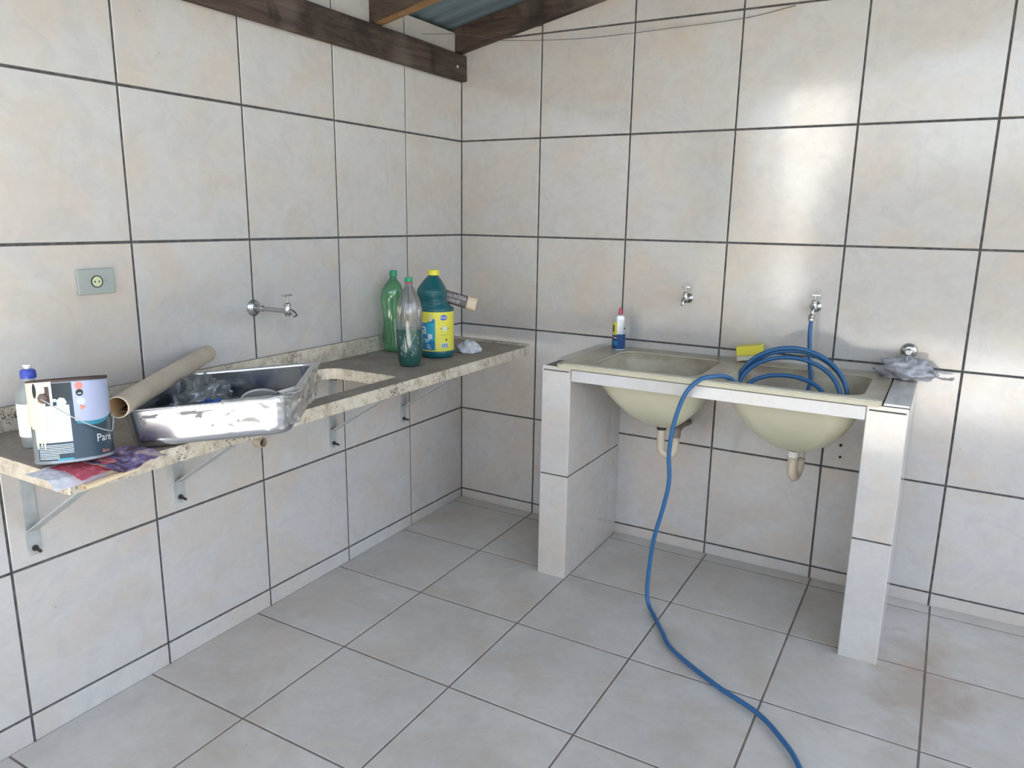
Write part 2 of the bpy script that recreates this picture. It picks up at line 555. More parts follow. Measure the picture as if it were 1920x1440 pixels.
def tile(center, rot, w, h, material, parent, name='tile'):
    me = plate(w, h)
    if not me.materials: me.materials.append(material)
    elif me.materials[0] != material:
        me2 = plate_cache.get((id(me), material.name))
        if me2 is None:
            me2 = me.copy(); me2.materials.clear(); me2.materials.append(material)
            plate_cache[(id(me), material.name)] = me2
        me = me2
    o = bpy.data.objects.new(name, me)
    COL.objects.link(o)
    M4 = rot.to_4x4(); M4.translation = Vector(center)
    o.matrix_world = M4
    if parent is not None:
        o.parent = parent
        o.matrix_parent_inverse = Matrix.Identity(4)
        pl = parent.location
        o.location = Vector(center) - pl
    return o


G = 0.0078
rowz = [0.0469, 0.499, 0.9509, 1.4009, 1.8541, 2.307, 2.76, 3.21]
# right (back) wall, plane y = 0
XMAX = 4.5
wall_r = obj('wall_right', MB().add([(-0.15, 0.0035, -0.2), (XMAX, 0.0035, -0.2), (XMAX, 0.0035, roof_z(XMAX)), (-0.15, 0.0035, roof_z(-0.15)),
                                     (-0.15, 0.15, -0.2), (XMAX, 0.15, -0.2), (XMAX, 0.15, roof_z(XMAX)), (-0.15, 0.15, roof_z(-0.15))],
                                    [(0, 1, 2, 3), (5, 4, 7, 6), (1, 5, 6, 2), (4, 0, 3, 7), (3, 2, 6, 7), (4, 5, 1, 0)]), M_GROUT)
tag(wall_r, kind='structure')
xr = [0.0, 0.4387, 0.8848, 1.3406, 1.7991, 2.2531, 2.707, 3.161, 3.614, 4.068, 4.5]
for i in range(len(xr) - 1):
    x0, x1 = xr[i], xr[i + 1]
    zs = [floor_z(x1, 0) - 0.004] + rowz
    for j in range(len(zs) - 1):
        z0, z1 = zs[j], zs[j + 1]
        top = roof_z(x0) - 0.02
        if z0 > top - 0.03: break
        z1 = min(z1, top)
        a = x0 + (0.003 if i == 0 else G / 2)
        g0 = G / 2 if j else 0.0
        tile(((a + x1 - G / 2) / 2, 0, (z0 + g0 + z1 - G / 2) / 2), R_RIGHT, x1 - G / 2 - a, z1 - G / 2 - z0 - g0, M_WTILE, wall_r)
# left wall, plane x = 0
YMIN = -3.72
wall_l = obj('wall_left', MB().box(-0.15, -0.0035, YMIN, 0.0035, -0.25, 2.31), M_GROUT)
tag(wall_l, kind='structure')
yl = [0.0, 0.4445, 0.8963, 1.3501, 1.8027, 2.2554, 2.708, 3.161, 3.614, 3.72]
for i in range(len(yl) - 1):
    y0, y1 = -yl[i], -yl[i + 1]
    zs = [floor_z(0, y1) - 0.002] + rowz[:5] + [2.345]
    for j in range(len(zs) - 1):
        z0, z1 = zs[j], zs[j + 1]
        a = y0 - (0.003 if i == 0 else G / 2)
        g0 = G / 2 if j else 0.0
        if z1 - z0 < 0.05 and j > 2: 
            pass
        tile((0, (a + y1 + G / 2) / 2, (z0 + g0 + z1 - G / 2) / 2), R_LEFT, abs(a - (y1 + G / 2)), z1 - G / 2 - z0 - g0, M_WTILE, wall_l)
# floor
nf = Vector((0.0029, -0.0167, 1)).normalized()
xa = Vector((1, 0, -0.0029)).normalized(); ya = nf.cross(xa)
R_FLOOR = Matrix((xa, ya, nf)).transposed()
floor = obj('floor', MB().add([(-0.1, 0.1, floor_z(-0.1, 0.1) - 0.0016), (XMAX, 0.1, floor_z(XMAX, 0.1) - 0.0016), (XMAX, YMIN, floor_z(XMAX, YMIN) - 0.0016), (-0.1, YMIN, floor_z(-0.1, YMIN) - 0.0016),
                               (-0.1, 0.1, -0.2), (XMAX, 0.1, -0.2), (XMAX, YMIN, -0.2), (-0.1, YMIN, -0.2)],
                              [(3, 2, 1, 0), (4, 5, 6, 7), (0, 1, 5, 4), (2, 3, 7, 6), (1, 2, 6, 5), (3, 0, 4, 7)]), M_FGROUT)
tag(floor, kind='structure')
xf = [0.0, 0.4427, 0.8992, 1.3538, 1.8075, 2.2595, 2.713, 3.166, 3.62, 4.073, 4.5]
yf = [0.0, 0.0727, 0.511, 0.9632, 1.4195, 1.8743, 2.328, 2.782, 3.235, 3.715]
GF = 0.007
for i in range(len(xf) - 1):
    for j in range(len(yf) - 1):
        x0, x1 = xf[i] + (GF / 2 if i else 0.002), xf[i + 1] - GF / 2
        y0, y1 = -yf[j] - (GF / 2 if j else 0.002), -yf[j + 1] + GF / 2
        cx, cy = (x0 + x1) / 2, (y0 + y1) / 2
        tile((cx, cy, floor_z(cx, cy)), R_FLOOR, x1 - x0, y0 - y1, M_FTILE, floor)

# ------------------------------------------------------------------ roof
def roof_pt(u, v):
    x = -0.3 + u * 4.9
    y = 0.25 - v * 4.05
    ph = (y * 9.0) % 1.0
    h = 0.004 * min(1, max(0, (abs(ph - 0.5) - 0.2) * 8))
    return (x, y, roof_z(x) + 0.003 + h)
ceil = obj('ceiling', MB().grid(roof_pt, 2, 320), M_ROOF, solid=0.002, offset=1)
tag(ceil, kind='structure')

bm_ = MB()
def beam_pt(u, v):
    y = 0.0 - u * 4.2
    k = [(0.001, 2.127), (0.030, 2.129), (0.032, 2.133), (0.032, 2.241), (0.029, 2.245), (0.001, 2.245)]
    x, z = k[min(5, int(round(v * 5)))] if v < 1 else k[0]
    z += 0.006 * (u * 4.2) / 1.5
    return (x, y, z)
bb = MB()
ny = 20
for i in range(ny + 1):
    y = -0.002 - (3.70) * i / ny
    dz = 0.008 * (-y) / 1.5
    for x, z in [(0.001, 2.127), (0.029, 2.127), (0.032, 2.131), (0.032, 2.241), (0.029, 2.245), (0.001, 2.245)]:
        w = 0.0015 * math.sin(y * 7 + z * 30)
        bb.v.append(Vector((x + (w if x > 0.01 else 0), y, z + dz + (w if x > 0.01 else 0))))
for i in range(ny):
    for k in range(6):
        k2 = (k + 1) % 6
        bb.f.append([i * 6 + k, i * 6 + k2, (i + 1) * 6 + k2, (i + 1) * 6 + k]); bb.mi.append(0)
bb.f.append([0, 1, 2, 3, 4, 5][::-1]); bb.mi.append(0)
bb.f.append([ny * 6 + k for k in range(6)]); bb.mi.append(0)
t = thing('wall_beam', 'dark rough-sawn beam running level along the left wall under the rafters', 'beam', (0, 0, 2.127))
o = obj('timber', MB().add([v - Vector((0, 0, 2.127)) for v in bb.v], bb.f), M_BEAM, t)
o.data.transform(Matrix.Rotation(math.pi / 2, 4, 'Z').inverted()); o.rotation_euler = (0, 0, math.pi / 2)
bo = MB().lathe([(0.007, 0), (0.007, 0.003), (0.004, 0.005)], 12, Matrix.Translation((0.0325, -0.085, 0.057)) @ Matrix.Rotation(math.pi / 2, 4, 'Y'))
obj('bolt', bo, M_GALV, t)


def rafter(y0, y1, z0, label, mt):
    h = 0.108
    x0, x1 = -0.02 if y1 > -0.1 else 0.001, 4.45
    t_ = thing('rafter', label, 'rafter', (x0, y0, z0), group=None)
    mb = MB()
    n = 12
    for i in range(n + 1):
        x = (x1 - x0) * i / n
        zz = 0.206 * (x + x0)
        for yy, hz in ((0, 0.002), (0.002, 0), (y1 - y0 - 0.002, 0), (y1 - y0, 0.002), (y1 - y0, h), (0, h)):
            mb.v.append(Vector((x, yy, zz + hz + (0.0008 * math.sin(x * 9 + yy * 50) if hz < h else 0))))
    for i in range(n):
        for k in range(6):
            k2 = (k + 1) % 6
            mb.f.append([i * 6 + k2, i * 6 + k, (i + 1) * 6 + k, (i + 1) * 6 + k2]); mb.mi.append(0)
    mb.f.append(list(range(6))); mb.mi.append(0)
    mb.f.append([n * 6 + k for k in range(6)][::-1]); mb.mi.append(0)
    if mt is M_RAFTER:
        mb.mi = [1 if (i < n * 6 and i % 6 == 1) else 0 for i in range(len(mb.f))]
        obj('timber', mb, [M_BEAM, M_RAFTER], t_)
    else:
        obj('timber', mb, mt, t_)
    return t_


rafter(-0.057, -0.002, 2.252, 'weathered dark rafter sloping up along the top of the right tiled wall', M_BEAM)
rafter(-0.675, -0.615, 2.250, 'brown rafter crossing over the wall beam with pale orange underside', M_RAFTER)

# wire strung under the rafters
t = MB().tube(spline([(0.034, -0.36, 2.272), (0.10, -0.16, 2.305), (0.20, -0.066, 2.297), (0.298, -0.062, 2.278), (0.674, -0.05, 2.254), (1.10, -0.03, 2.261), (1.36, -0.02, 2.27), (1.536, -0.006, 2.297)], 8), 0.0013, 6)
o = obj('hanging_wire', t, mat('wire', (0.10, 0.095, 0.10), 0.6), smooth=True, origin=(0.034, -0.36, 2.272))
tag(o, 'thin dark wire sagging across the top of the right tiled wall', 'wire')

# ------------------------------------------------------------------ ground outside, plus unseen things added to shape the reflections
gz = -0.10
ground = obj('ground', MB().add([(-30, 30, gz), (30, 30, gz), (30, -40, gz), (-30, -40, gz)], [(0, 3, 2, 1)]), mat('dark_soil', (0.10, 0.095, 0.06), 0.95))
tag(ground, kind='structure')
M_ADDWALL = mat('added_dark_wall', (0.16, 0.15, 0.13), 0.9)
M_ADDHOUSE = mat('added_house_white', (0.88, 0.87, 0.85), 0.8)
M_LEAF = mat('tree_leaves', (0.035, 0.06, 0.02), 0.8)
o = obj('added_dark_wall', MB().box(0.15, 14, -10.3, -10.1, gz, 2.3), M_ADDWALL); tag(o, kind='structure')  # unseen wall, added dark to frame the streak mirrored in the right wall
o = obj('added_apron', MB().box(0.3, 4.6, -7.4, YMIN - 0.003, gz - 0.05, -0.068), M_CONC); tag(o, kind='structure')  # unseen paving, added pale to brighten reflections in tile strip and bowl
h_ = thing('added_house', 'white house block added behind the photographer to streak the wall reflection', 'house', (0.30, -10.75, gz), (0, 0, math.radians(50)))  # added block out of view, lit face turned to throw the wall streak
obj('wall', MB().box(-1.6, 0.0, -1.2, 0.0, 0, 4.2), M_ADDHOUSE, h_)
obj('roof', MB().add([(-1.7, -1.3, 4.2), (0.1, -1.3, 4.2), (0.1, 0.1, 4.2), (-1.7, 0.1, 4.2), (-0.8, -1.3, 4.7), (-0.8, 0.1, 4.7)],
                     [(0, 3, 2, 1), (0, 1, 4), (2, 3, 5), (1, 2, 5, 4), (3, 0, 4, 5)]), M_ADDWALL, h_)
tt = thing('added_tree', 'dark bushy tree added behind the photographer to bound the wall streak', 'tree', (-3.0, -9.6, gz))  # added out of view as a dark edge beside the mirrored streak
def crownf(u, v):
    d = Vector((math.cos(2 * math.pi * u) * math.sin(math.pi * v), math.sin(2 * math.pi * u) * math.sin(math.pi * v), -math.cos(math.pi * v) * 1.2))
    return d * (2.0 * (1 + 0.22 * noise.noise(d * 2.3))) + Vector((0, 0, 2.5))
obj('crown', MB().grid(crownf, 36, 24, True), M_LEAF, tt)
obj('trunk', MB().tube([(0, 0, 0), (0.05, 0, 1.0)], [0.16, 0.12], 10), M_BROWN, tt)

# ------------------------------------------------------------------ stone counter on the left wall
CZ, CX, CY0, CY1 = 0.905, 0.506, -2.348, -0.185


def slab_with_holes(outer, holes, z0, z1):
    import bmesh
    bm = bmesh.new()
    loops = []
    edges = []
    for lp in [outer] + holes:
        vs_ = [bm.verts.new((p[0], p[1], z1)) for p in lp]
        loops.append(vs_)
        for i in range(len(vs_)):
            edges.append(bm.edges.new((vs_[i], vs_[(i + 1) % len(vs_)])))
    bmesh.ops.triangle_fill(bm, use_beauty=True, use_dissolve=False, edges=edges)
    bm.verts.index_update()
    mb = MB()
    top = [v.co.copy() for v in bm.verts]
    n = len(top)
    faces = []
    for f in bm.faces:
        idx = [v.index for v in f.verts]
        if f.normal.z < 0: idx = idx[::-1]
        faces.append(idx)
    bm.normal_update()
    faces = []
    for f in bm.faces:
        idx = [v.index for v in f.verts]
        if f.normal.z < 0: idx = idx[::-1]
        faces.append(idx)
    bot = [Vector((p.x, p.y, z0)) for p in top]
    allf = list(faces) + [[i + n for i in f][::-1] for f in faces]
    k = 0
    for li, lp in enumerate(loops):
        m_ = len(lp)
        area = sum(lp[i].co.x * lp[(i + 1) % m_].co.y - lp[(i + 1) % m_].co.x * lp[i].co.y for i in range(m_))
        ccw = area > 0
        flip = ccw if li == 0 else not ccw
        for i in range(m_):
            a, b = lp[i].index, lp[(i + 1) % m_].index
            q = [a, b, b + n, a + n]
            # outer ring faces outwards, holes inwards
            allf.append(q[::-1] if flip else q)
    mb.add(top + bot, allf)
    bm.free()
    return mb


def rrect(x0, x1, y0, y1, rs, n=6):
    """rounded rectangle ccw; rs radii for (x1,y0),(x1,y1),(x0,y1),(x0,y0)"""
    out = []
    for (cx, cy, a0), r in zip(((x1, y0, -90), (x1, y1, 0), (x0, y1, 90), (x0, y0, 180)), rs):
        sx = -1 if cx == x1 else 1
        sy = -1 if cy == y1 else 1
        for k in range(n + 1):
            a = math.radians(a0 + 90 * k / n)
            out.append((cx + sx * r + r * math.cos(a), cy + sy * r + r * math.sin(a)))
    return out


ct = thing('stone_counter', 'speckled beige granite counter with a sink cutout under a coat of brown dust', 'counter', (0, 0, CZ))
hole = rrect(0.10, 0.430, -1.66, -1.075, (0.03, 0.012, 0.07, 0.06))
outer = [(0.001, CY0), (CX - 0.004, CY0), (CX, CY0 + 0.004), (CX, CY1), (0.001, CY1)]
obj('worktop', slab_with_holes(outer, [hole], -0.043, 0.0), M_GRANITE, ct)
obj('backsplash', MB().box(0.001, 0.015, CY0, CY1, 0.0003, 0.067, 0.0), M_SPLASH, ct)
obj('end_lip', MB().box(0.016, CX - 0.001, CY1 - 0.018, CY1, 0.0003, 0.009, 0.0), M_SPLASH, ct)


def bracket(y, label):
    b = thing('shelf_bracket', label, 'bracket', (0.0, y, 0.53), group='steel brackets under the stone counter')
    obj('wall_flange', MB().box(0.0008, 0.0048, -0.0185, 0.0185, 0, 0.327, 0.001), M_GALV, b)
    obj('top_flange', MB().box(0.005, 0.43, -0.0185, 0.0185, 0.3275, 0.3315, 0.0), M_GALV, b)
    p0, p1 = Vector((0.005, 0, 0.075)), Vector((0.40, 0, 0.322))
    d = (p1 - p0).normalized(); nrm = Vector((-d.z, 0, d.x))
    mb = MB()
    vs_ = []
    for p in (p0, p1):
        for s_, q in ((-1, -1), (1, -1), (1, 1), (-1, 1)):
            vs_.append(p + Vector((0, 0.0175 * s_, 0)) + nrm * 0.002 * q)
    mb.add(vs_, [(0, 1, 2, 3), (7, 6, 5, 4), (0, 4, 5, 1), (1, 5, 6, 2), (2, 6, 7, 3), (3, 7, 4, 0)])
    obj('brace', mb, M_GALV, b)
    for zz in (0.022, 0.302):
        s = MB().lathe([(0.0085, 0), (0.0085, 0.006), (0.0045, 0.0065), (0.0045, 0.030)], 8, Matrix.Translation((0.0049, 0, zz)) @ Matrix.Rotation(math.radians(97), 4, 'Y'))
        obj('bolt', s, M_RUST, b)
    return b


bracket(-2.190, 'galvanised wall bracket under the left end of the counter below the paint can')
bracket(-1.715, 'galvanised wall bracket under the counter below the steel sink bowl')
bracket(-0.975, 'galvanised wall bracket half seen through the sink cutout of the counter')
bracket(-0.500, 'galvanised wall bracket nearest the corner, below the bottles on the counter')

# ------------------------------------------------------------------ socket outlet
so = thing('wall_socket', 'grey rectangular wall socket with a round ivory outlet on the left wall', 'socket', (0.0, -1.930, 1.290))
ROTX = Matrix.Rotation(math.pi / 2, 4, 'Y')
obj('cover_plate', MB().box(0.0006, 0.0085, -0.056, 0.056, -0.037, 0.037, 0.003), M_OUTLET, so)
obj('ring', MB().lathe([(0.0178, 0.0086), (0.0178, 0.0105), (0.0150, 0.0105), (0.0150, 0.0086)], 28, ROTX, cap0=False, cap1=False), M_BLACK, so)
obj('outlet', MB().lathe([(0.0149, 0.0086), (0.0149, 0.0100)], 28, ROTX), M_IVORY, so)
for s_ in (-1, 1):
    obj('pin_hole', MB().box(0.01002, 0.0106, s_ * 0.0065 - 0.0022, s_ * 0.0065 + 0.0022, -0.0022, 0.0022), M_BLACK, so)
    obj('screw', MB().lathe([(0.003, 0.0086), (0.003, 0.0096)], 12, Matrix.Translation((0, s_ * 0.029, 0)) @ ROTX), M_CHROME, so)


# ------------------------------------------------------------------ taps
def tap(loc, rz, length, label, drop=0.03, esc=0.022, stem=0.045, bar=0.022, pr=0.0075, name='wall_tap', neck=None):
    """local +x points out of the wall"""
    t_ = thing(name, label, 'tap', loc, (0, 0, rz))
    obj('escutcheon', MB().lathe([(esc, 0.0006), (esc, 0.003), (esc * 0.8, 0.008), (esc * 0.45, 0.012), (esc * 0.42, 0.018)], 28, ROTX), M_CHROME, t_, 'auto')
    pts = [(0.006, 0, 0), (length, 0, 0)]
    prof = [(pr * 1.25, 0.010), (pr * 1.25, 0.05 if length > 0.1 else 0.014), (pr, 0.052 if length > 0.1 else 0.015), (pr, length)]
    obj('pipe', MB().lathe(prof, 16, ROTX), M_CHROME, t_, 'auto')
    bdy = MB().lathe([(pr * 1.0, -0.016), (pr * 1.45, -0.010), (pr * 1.6, 0.0), (pr * 1.35, 0.012), (pr * 1.15, 0.018), (pr * 1.5, 0.020), (pr * 1.5, 0.026), (pr * 0.8, 0.030)], 16, Matrix.Translation((length, 0, 0)))
    obj('valve_body', bdy, M_CHROME, t_, 'auto')
    sp = [(length, 0, 0), (length + 0.018, 0, 0.001), (length + 0.032, 0, -0.006), (length + 0.038, 0, -drop)]
    obj('spout', MB().tube(spline(sp, 5), [pr * 0.95] * 10 + [pr * 0.9] * 5 + [pr * 1.05], 14), M_CHROME, t_, 'auto')
    obj('handle', MB().lathe([(0.0035, 0.028), (0.0035, stem)], 10, Matrix.Translation((length, 0, 0)))
        .box(length - 0.0045, length + 0.0045, -bar, bar, stem, stem + 0.0065, 0.002), M_CHROME, t_, 'auto')
    return t_


tap((0.0, -1.352, 1.158), 0.0, 0.172, 'long chrome tap on the left wall above the sink bowl', 0.014, 0.030, 0.053, 0.022, 0.0088)
tap((1.191, 0.0, 1.158), -math.pi / 2, 0.045, 'short chrome tap on the right wall over the left tank basin', 0.026, 0.021, 0.048, 0.020, 0.0075)
tap((1.716, 0.0, 1.158), -math.pi / 2, 0.045, 'short chrome tap with the blue hose clamped to its spout', 0.026, 0.022, 0.046, 0.022, 0.0078)

# drain stub in left wall
st = thing('drain_stub', 'round cream drain pipe stub with dark opening in the left wall under the counter', 'pipe', (0.0, -1.372, 0.660))
obj('pipe', MB().lathe([(0.0205, 0.001), (0.0205, 0.035), (0.0175, 0.035), (0.0175, 0.001)], 24, Matrix.Translation((0, 0, 0)) @ ROTX, cap0=False, cap1=False), M_PVC, st, 'auto')
obj('bore', MB().lathe([(0.0174, 0.001), (0.0174, 0.012)], 24, ROTX), M_BROWN, st)

# small wall anchors below the right basin
for (ax, az, sz, lab) in ((1.866, 0.600, 0.006, 'upper small dark screw in the wall beside the right pillar'), (1.868, 0.550, 0.005, 'lower small dark screw in the wall beside the right pillar')):
    o = obj('wall_screw', MB().lathe([(sz, 0.0), (sz, 0.004), (sz * 0.4, 0.007), (sz * 0.35, 0.016)], 10, Matrix.Rotation(math.pi / 2, 4, 'X')), M_RUST, loc=(ax, -0.0008, az))
    tag(o, lab, 'screw')

# ------------------------------------------------------------------ pillars of the wash tank
PY = -0.557


def pillar(x0, x1, side, label):
    z0 = floor_z(x0, PY) - 0.004
    p = thing('tiled_pillar', label, 'pillar', (x0, 0, 0))
    top = 0.900
    core = MB().box(0.004, x1 - x0 - 0.004, PY + 0.004, -0.0012, z0, top)
    obj('core', core, M_GROUT, p)
    w = x1 - x0
    zj, zt = 0.443 if side < 0 else 0.432, 0.887
    rows = [(z0, zj - 0.003), (zj + 0.003, zt - 0.0025), (zt + 0.0025, top + 0.004)]
    for a, b in rows:
        tile((x0 + w / 2, PY, (a + b) / 2), R_RIGHT, w - 0.003, b - a, M_WTILE, p)
    ysp = -0.098 if side < 0 else -0.098
    for a, b in [(z0, zj - 0.003), (zj + 0.003, top - 0.002)]:
        for ya_, yb_ in ((PY + 0.001, ysp - 0.002), (ysp + 0.002, -0.002)):
            tile((x1, (ya_ + yb_) / 2, (a + b) / 2), R_LEFT, yb_ - ya_, b - a, M_WTILE, p)
            tile((x0, (ya_ + yb_) / 2, (a + b) / 2), R_NX, yb_ - ya_, b - a, M_WTILE, p)
    return p


pl = pillar(0.770, 0.899, -1, 'tiled pillar holding the left end of the double wash tank')
prr = pillar(1.984, 2.110, 1, 'tiled pillar holding the right end of the double wash tank')
# capping tiles
tile((0.802, -0.215, 0.913), R_UP, 0.058, 0.415, M_WTILE, pl, 'cap_tile')
obj('cap_bed', MB().box(0.003, 0.060, -0.42, -0.008, 0.900, 0.9055), M_MORTAR, pl)
mb = MB()
mb.grid(lambda u, v: (0.004 + u * 0.085, -0.545 + v * 0.12, 0.9015 + 0.006 * max(0, noise.noise(Vector((u * 5, v * 5, 1))) + 0.5) * math.sin(math.pi * min(1, max(0, u))) ), 10, 10)
obj('mortar_patch', mb, M_MORTAR, pl)
tile((2.071, -0.285, 0.915), R_UP, 0.076, 0.54, M_WTILE, prr, 'cap_tile')
obj('cap_bed', MB().box(0.052, 0.1255, PY + 0.012, -0.006, 0.900, 0.907), M_MORTAR, prr)
band = thing('front_tile_strip', 'glossy white tile strip along the front edge between the two pillars', 'trim', (0.903, -0.55, 0.851))
M_GLOSSTILE = tile_material('glossy_strip_tile', (0.62, 0.62, 0.63), (0.60, 0.58, 0.55), (0.55, 0.55, 0.57), 0.05)
obj('strip', MB().box(0.0, 1.079, -0.010, 0.004, 0.0, 0.046, 0.0015), M_GLOSSTILE, band)

# ------------------------------------------------------------------ double tank
TZ = 0.918
tk = thing('double_wash_tank', 'cream double wash tank with two deep rounded basins set on the tiled pillars', 'tank', (0.836, -0.57, TZ))
ox, oy = 0.836, -0.57
x_l, x_r = 0.0, 2.028 - ox
B1 = (0.955 - ox, 1.395 - ox); B2 = (1.49 - ox, 1.965 - ox)
yb0, yb1 = -0.510 - oy, -0.105 - oy
holes = []
for b in (B1, B2):
    holes.append(rrect(b[0], b[1], yb0, yb1, (0.07,) * 4, 7))
obj('rim', slab_with_holes(rrect(x_l, x_r, 0.0, 0.563, (0.02, 0.004, 0.004, 0.02), 4), holes, -0.016, 0.0), M_RESIN, tk)
# raised lips: front roll
obj('front_lip', MB().box(0.03, x_r - 0.002, 0.0005, 0.030, 0.0003, 0.004, 0.0015), M_RESINC, tk)
for bi, (b, depth, cx_, cy_) in enumerate(((B1, 0.262, 1.205 - ox, -0.29 - oy), (B2, 0.275, 1.730 - ox, -0.29 - oy))):
    hp = holes[bi]
    nh = len(hp)
    hcx, hcy = (b[0] + b[1]) / 2, (yb0 + yb1) / 2
    prof = [(0.0, 1.0), (0.12, 0.995), (0.28, 0.965), (0.45, 0.90), (0.62, 0.79), (0.78, 0.62), (0.9, 0.42), (0.97, 0.22), (1.0, 0.06)]
    mb = MB()
    for d, r in prof:
        mixk = min(1.0, d * 1.1)
        ccx = hcx + (cx_ - hcx) * d; ccy = hcy + (cy_ - hcy) * d
        for (hx, hy) in hp:
            ax_, ay_ = hx - hcx, hy - hcy
            ang = math.atan2(ay_ / (yb1 - yb0), ax_ / (b[1] - b[0]))
            ex, ey = math.cos(ang) * (b[1] - b[0]) / 2, math.sin(ang) * (yb1 - yb0) / 2
            px_, py_ = ax_ + (ex - ax_) * mixk, ay_ + (ey - ay_) * mixk
            mb.v.append(Vector((ccx + px_ * r, ccy + py_ * r, -0.004 - d * depth)))
    for i in range(len(prof) - 1):
        for k in range(nh):
            k2 = (k + 1) % nh
            mb.f.append([i * nh + k, (i + 1) * nh + k, (i + 1) * nh + k2, i * nh + k2][::-1]); mb.mi.append(0)
    mb.f.append([(len(prof) - 1) * nh + k for k in range(nh)]); mb.mi.append(0)
    obj('basin', mb, M_RESIN, tk, True, solid=0.008, offset=-1)

# traps
def trap_left():
    t_ = thing('drain_trap', 'cream U-bend drain trap with brown elbow under the left basin', 'drain trap', (1.197, -0.28, 0.660))
    obj('flange', MB().lathe([(0.026, -0.010), (0.027, -0.002), (0.020, 0.0)], 24), M_CHROME, t_, 'auto')
    obj('clamp', MB().lathe([(0.0185, -0.030), (0.0200, -0.028), (0.0200, -0.020), (0.0185, -0.018)], 20, cap0=False, cap1=False), M_BLACK, t_)
    P_ = [(0, 0, -0.010), (0, 0, -0.05), (0, 0, -0.10)]
    for k in range(1, 8):
        a = math.pi * k / 8
        P_.append((0.030 * (1 - math.cos(a)), 0.006 * k / 8, -0.108 - 0.030 * math.sin(a)))
    P_ += [(0.060, 0.006, -0.10), (0.060, 0.008, -0.055)]
    obj('u_bend', MB().tube(P_, 0.0172, 18), M_PVC, t_, True)
    obj('elbow', MB().tube(spline([(0.060, 0.008, -0.056), (0.060, 0.012, -0.028), (0.060, 0.03, -0.022), (0.056, 0.07, -0.020), (0.052, 0.11, -0.024)], 5), [0.020] * 10 + [0.0185] * 11, 18), M_PVCB, t_, True)
    obj('waste_pipe', MB().tube([(0.052, 0.1105, -0.024), (0.042, 0.19, -0.040), (0.030, 0.278, -0.056)], 0.0165, 16), M_PVCB, t_, True)
    return t_


trap_left()
t_ = thing('drain_trap', 'cream bottle-shaped drain trap seen end-on under the right basin', 'drain trap', (1.728, -0.28, 0.645))
obj('flange', MB().lathe([(0.021, -0.016), (0.024, -0.012), (0.024, -0.003), (0.018, 0.0)], 24), M_BROWN, t_, 'auto')
obj('nut', MB().lathe([(0.0205, -0.042), (0.0225, -0.038), (0.0225, -0.020), (0.0205, -0.017)], 12), M_PVCW, t_, 'auto')
P_ = [(0, 0, -0.043), (0, 0, -0.08)]
for k in range(0, 9):
    a = math.pi * k / 8
    P_.append((0.002 * k, 0.030 * (1 - math.cos(a)), -0.100 - 0.030 * math.sin(a)))
P_ += [(0.018, 0.060, -0.075), (0.018, 0.062, -0.06)]
obj('u_bend', MB().tube(P_, 0.0185, 18), M_PVC, t_, True)
obj('waste_pipe', MB().tube(spline([(0.018, 0.062, -0.0595), (0.018, 0.078, -0.035), (0.018, 0.13, -0.022), (0.018, 0.278, -0.022)], 5), 0.0165, 16), M_PVCW, t_, True)

# ------------------------------------------------------------------ hose
hose_pts = [(1.716, -0.083, 1.122), (1.716, -0.084, 1.05), (1.728, -0.10, 0.95), (1.745, -0.16, 0.87), (1.72, -0.24, 0.79), (1.60, -0.34, 0.74)]
def loop(cx, cy, cz, rx, rv, tilt, a0, a1, n):
    out = []
    for k in range(n + 1):
        a = math.radians(a0 + (a1 - a0) * k / n)
        u, v = rx * math.cos(a), rv * math.sin(a)
        out.append((cx + u, cy + v * math.sin(tilt), cz + v * math.cos(tilt)))
    return out
hose_pts += loop(1.675, -0.300, 0.838, 0.150, 0.085, 0.45, 200, 20, 6)[0:]
hose_pts += loop(1.685, -0.290, 0.850, 0.175, 0.120, 0.30, -20, -160, 5)
hose_pts += loop(1.685, -0.285, 0.848, 0.186, 0.140, 0.28, 180, 0, 7)
hose_pts += loop(1.690, -0.30, 0.840, 0.185, 0.135, 0.30, -30, -150, 4)
hose_pts += loop(1.690, -0.270, 0.842, 0.205, 0.180, 0.20, 185, -5, 8)
hose_pts += loop(1.690, -0.295, 0.842, 0.188, 0.130, 0.25, -25, -155, 4)
hose_pts += loop(1.692, -0.250, 0.842, 0.200, 0.166, 0.20, 182, 2, 8)
hose_pts += [(1.865, -0.33, 0.80), (1.77, -0.355, 0.765), (1.65, -0.375, 0.79), (1.56, -0.42, 0.86), (1.510, -0.485, 0.925), (1.46, -0.555, 0.936), (1.425, -0.585, 0.922), (1.385, -0.605, 0.870),
             (1.352, -0.607, 0.76), (1.338, -0.603, 0.64), (1.344, -0.60, 0.53), (1.330, -0.60, 0.43), (1.298, -0.60, 0.28), (1.285, -0.60, 0.14),
             (1.284, -0.603, 0.055), (1.298, -0.615, 0.008), (1.335, -0.66, -0.003), (1.398, -0.75, -0.0045), (1.477, -0.853, -0.0065), (1.66, -0.975, -0.008), (1.815, -1.053, -0.009), (1.913, -1.148, -0.0105), (1.963, -1.219, -0.012), (2.02, -1.34, -0.014), (2.08, -1.55, -0.017)]
hz = thing('garden_hose', 'blue garden hose coiled in the right basin and trailing across the floor', 'hose', (1.716, -0.083, 1.122))
O_ = Vector((1.716, -0.083, 1.122))
obj('tube', MB().tube([p - O_ for p in spline(hose_pts, 8)], 0.0082, 12), M_HOSE, hz, True)
obj('clamp', MB().lathe([(0.0105, -0.012), (0.0125, -0.011), (0.0125, -0.002), (0.0105, -0.001)], 16, cap0=False, cap1=False).lathe([(0.0100, 0.0), (0.0135, 0.001), (0.0135, 0.010), (0.010, 0.011)], 8, cap0=False, cap1=False), M_CHROME, hz)

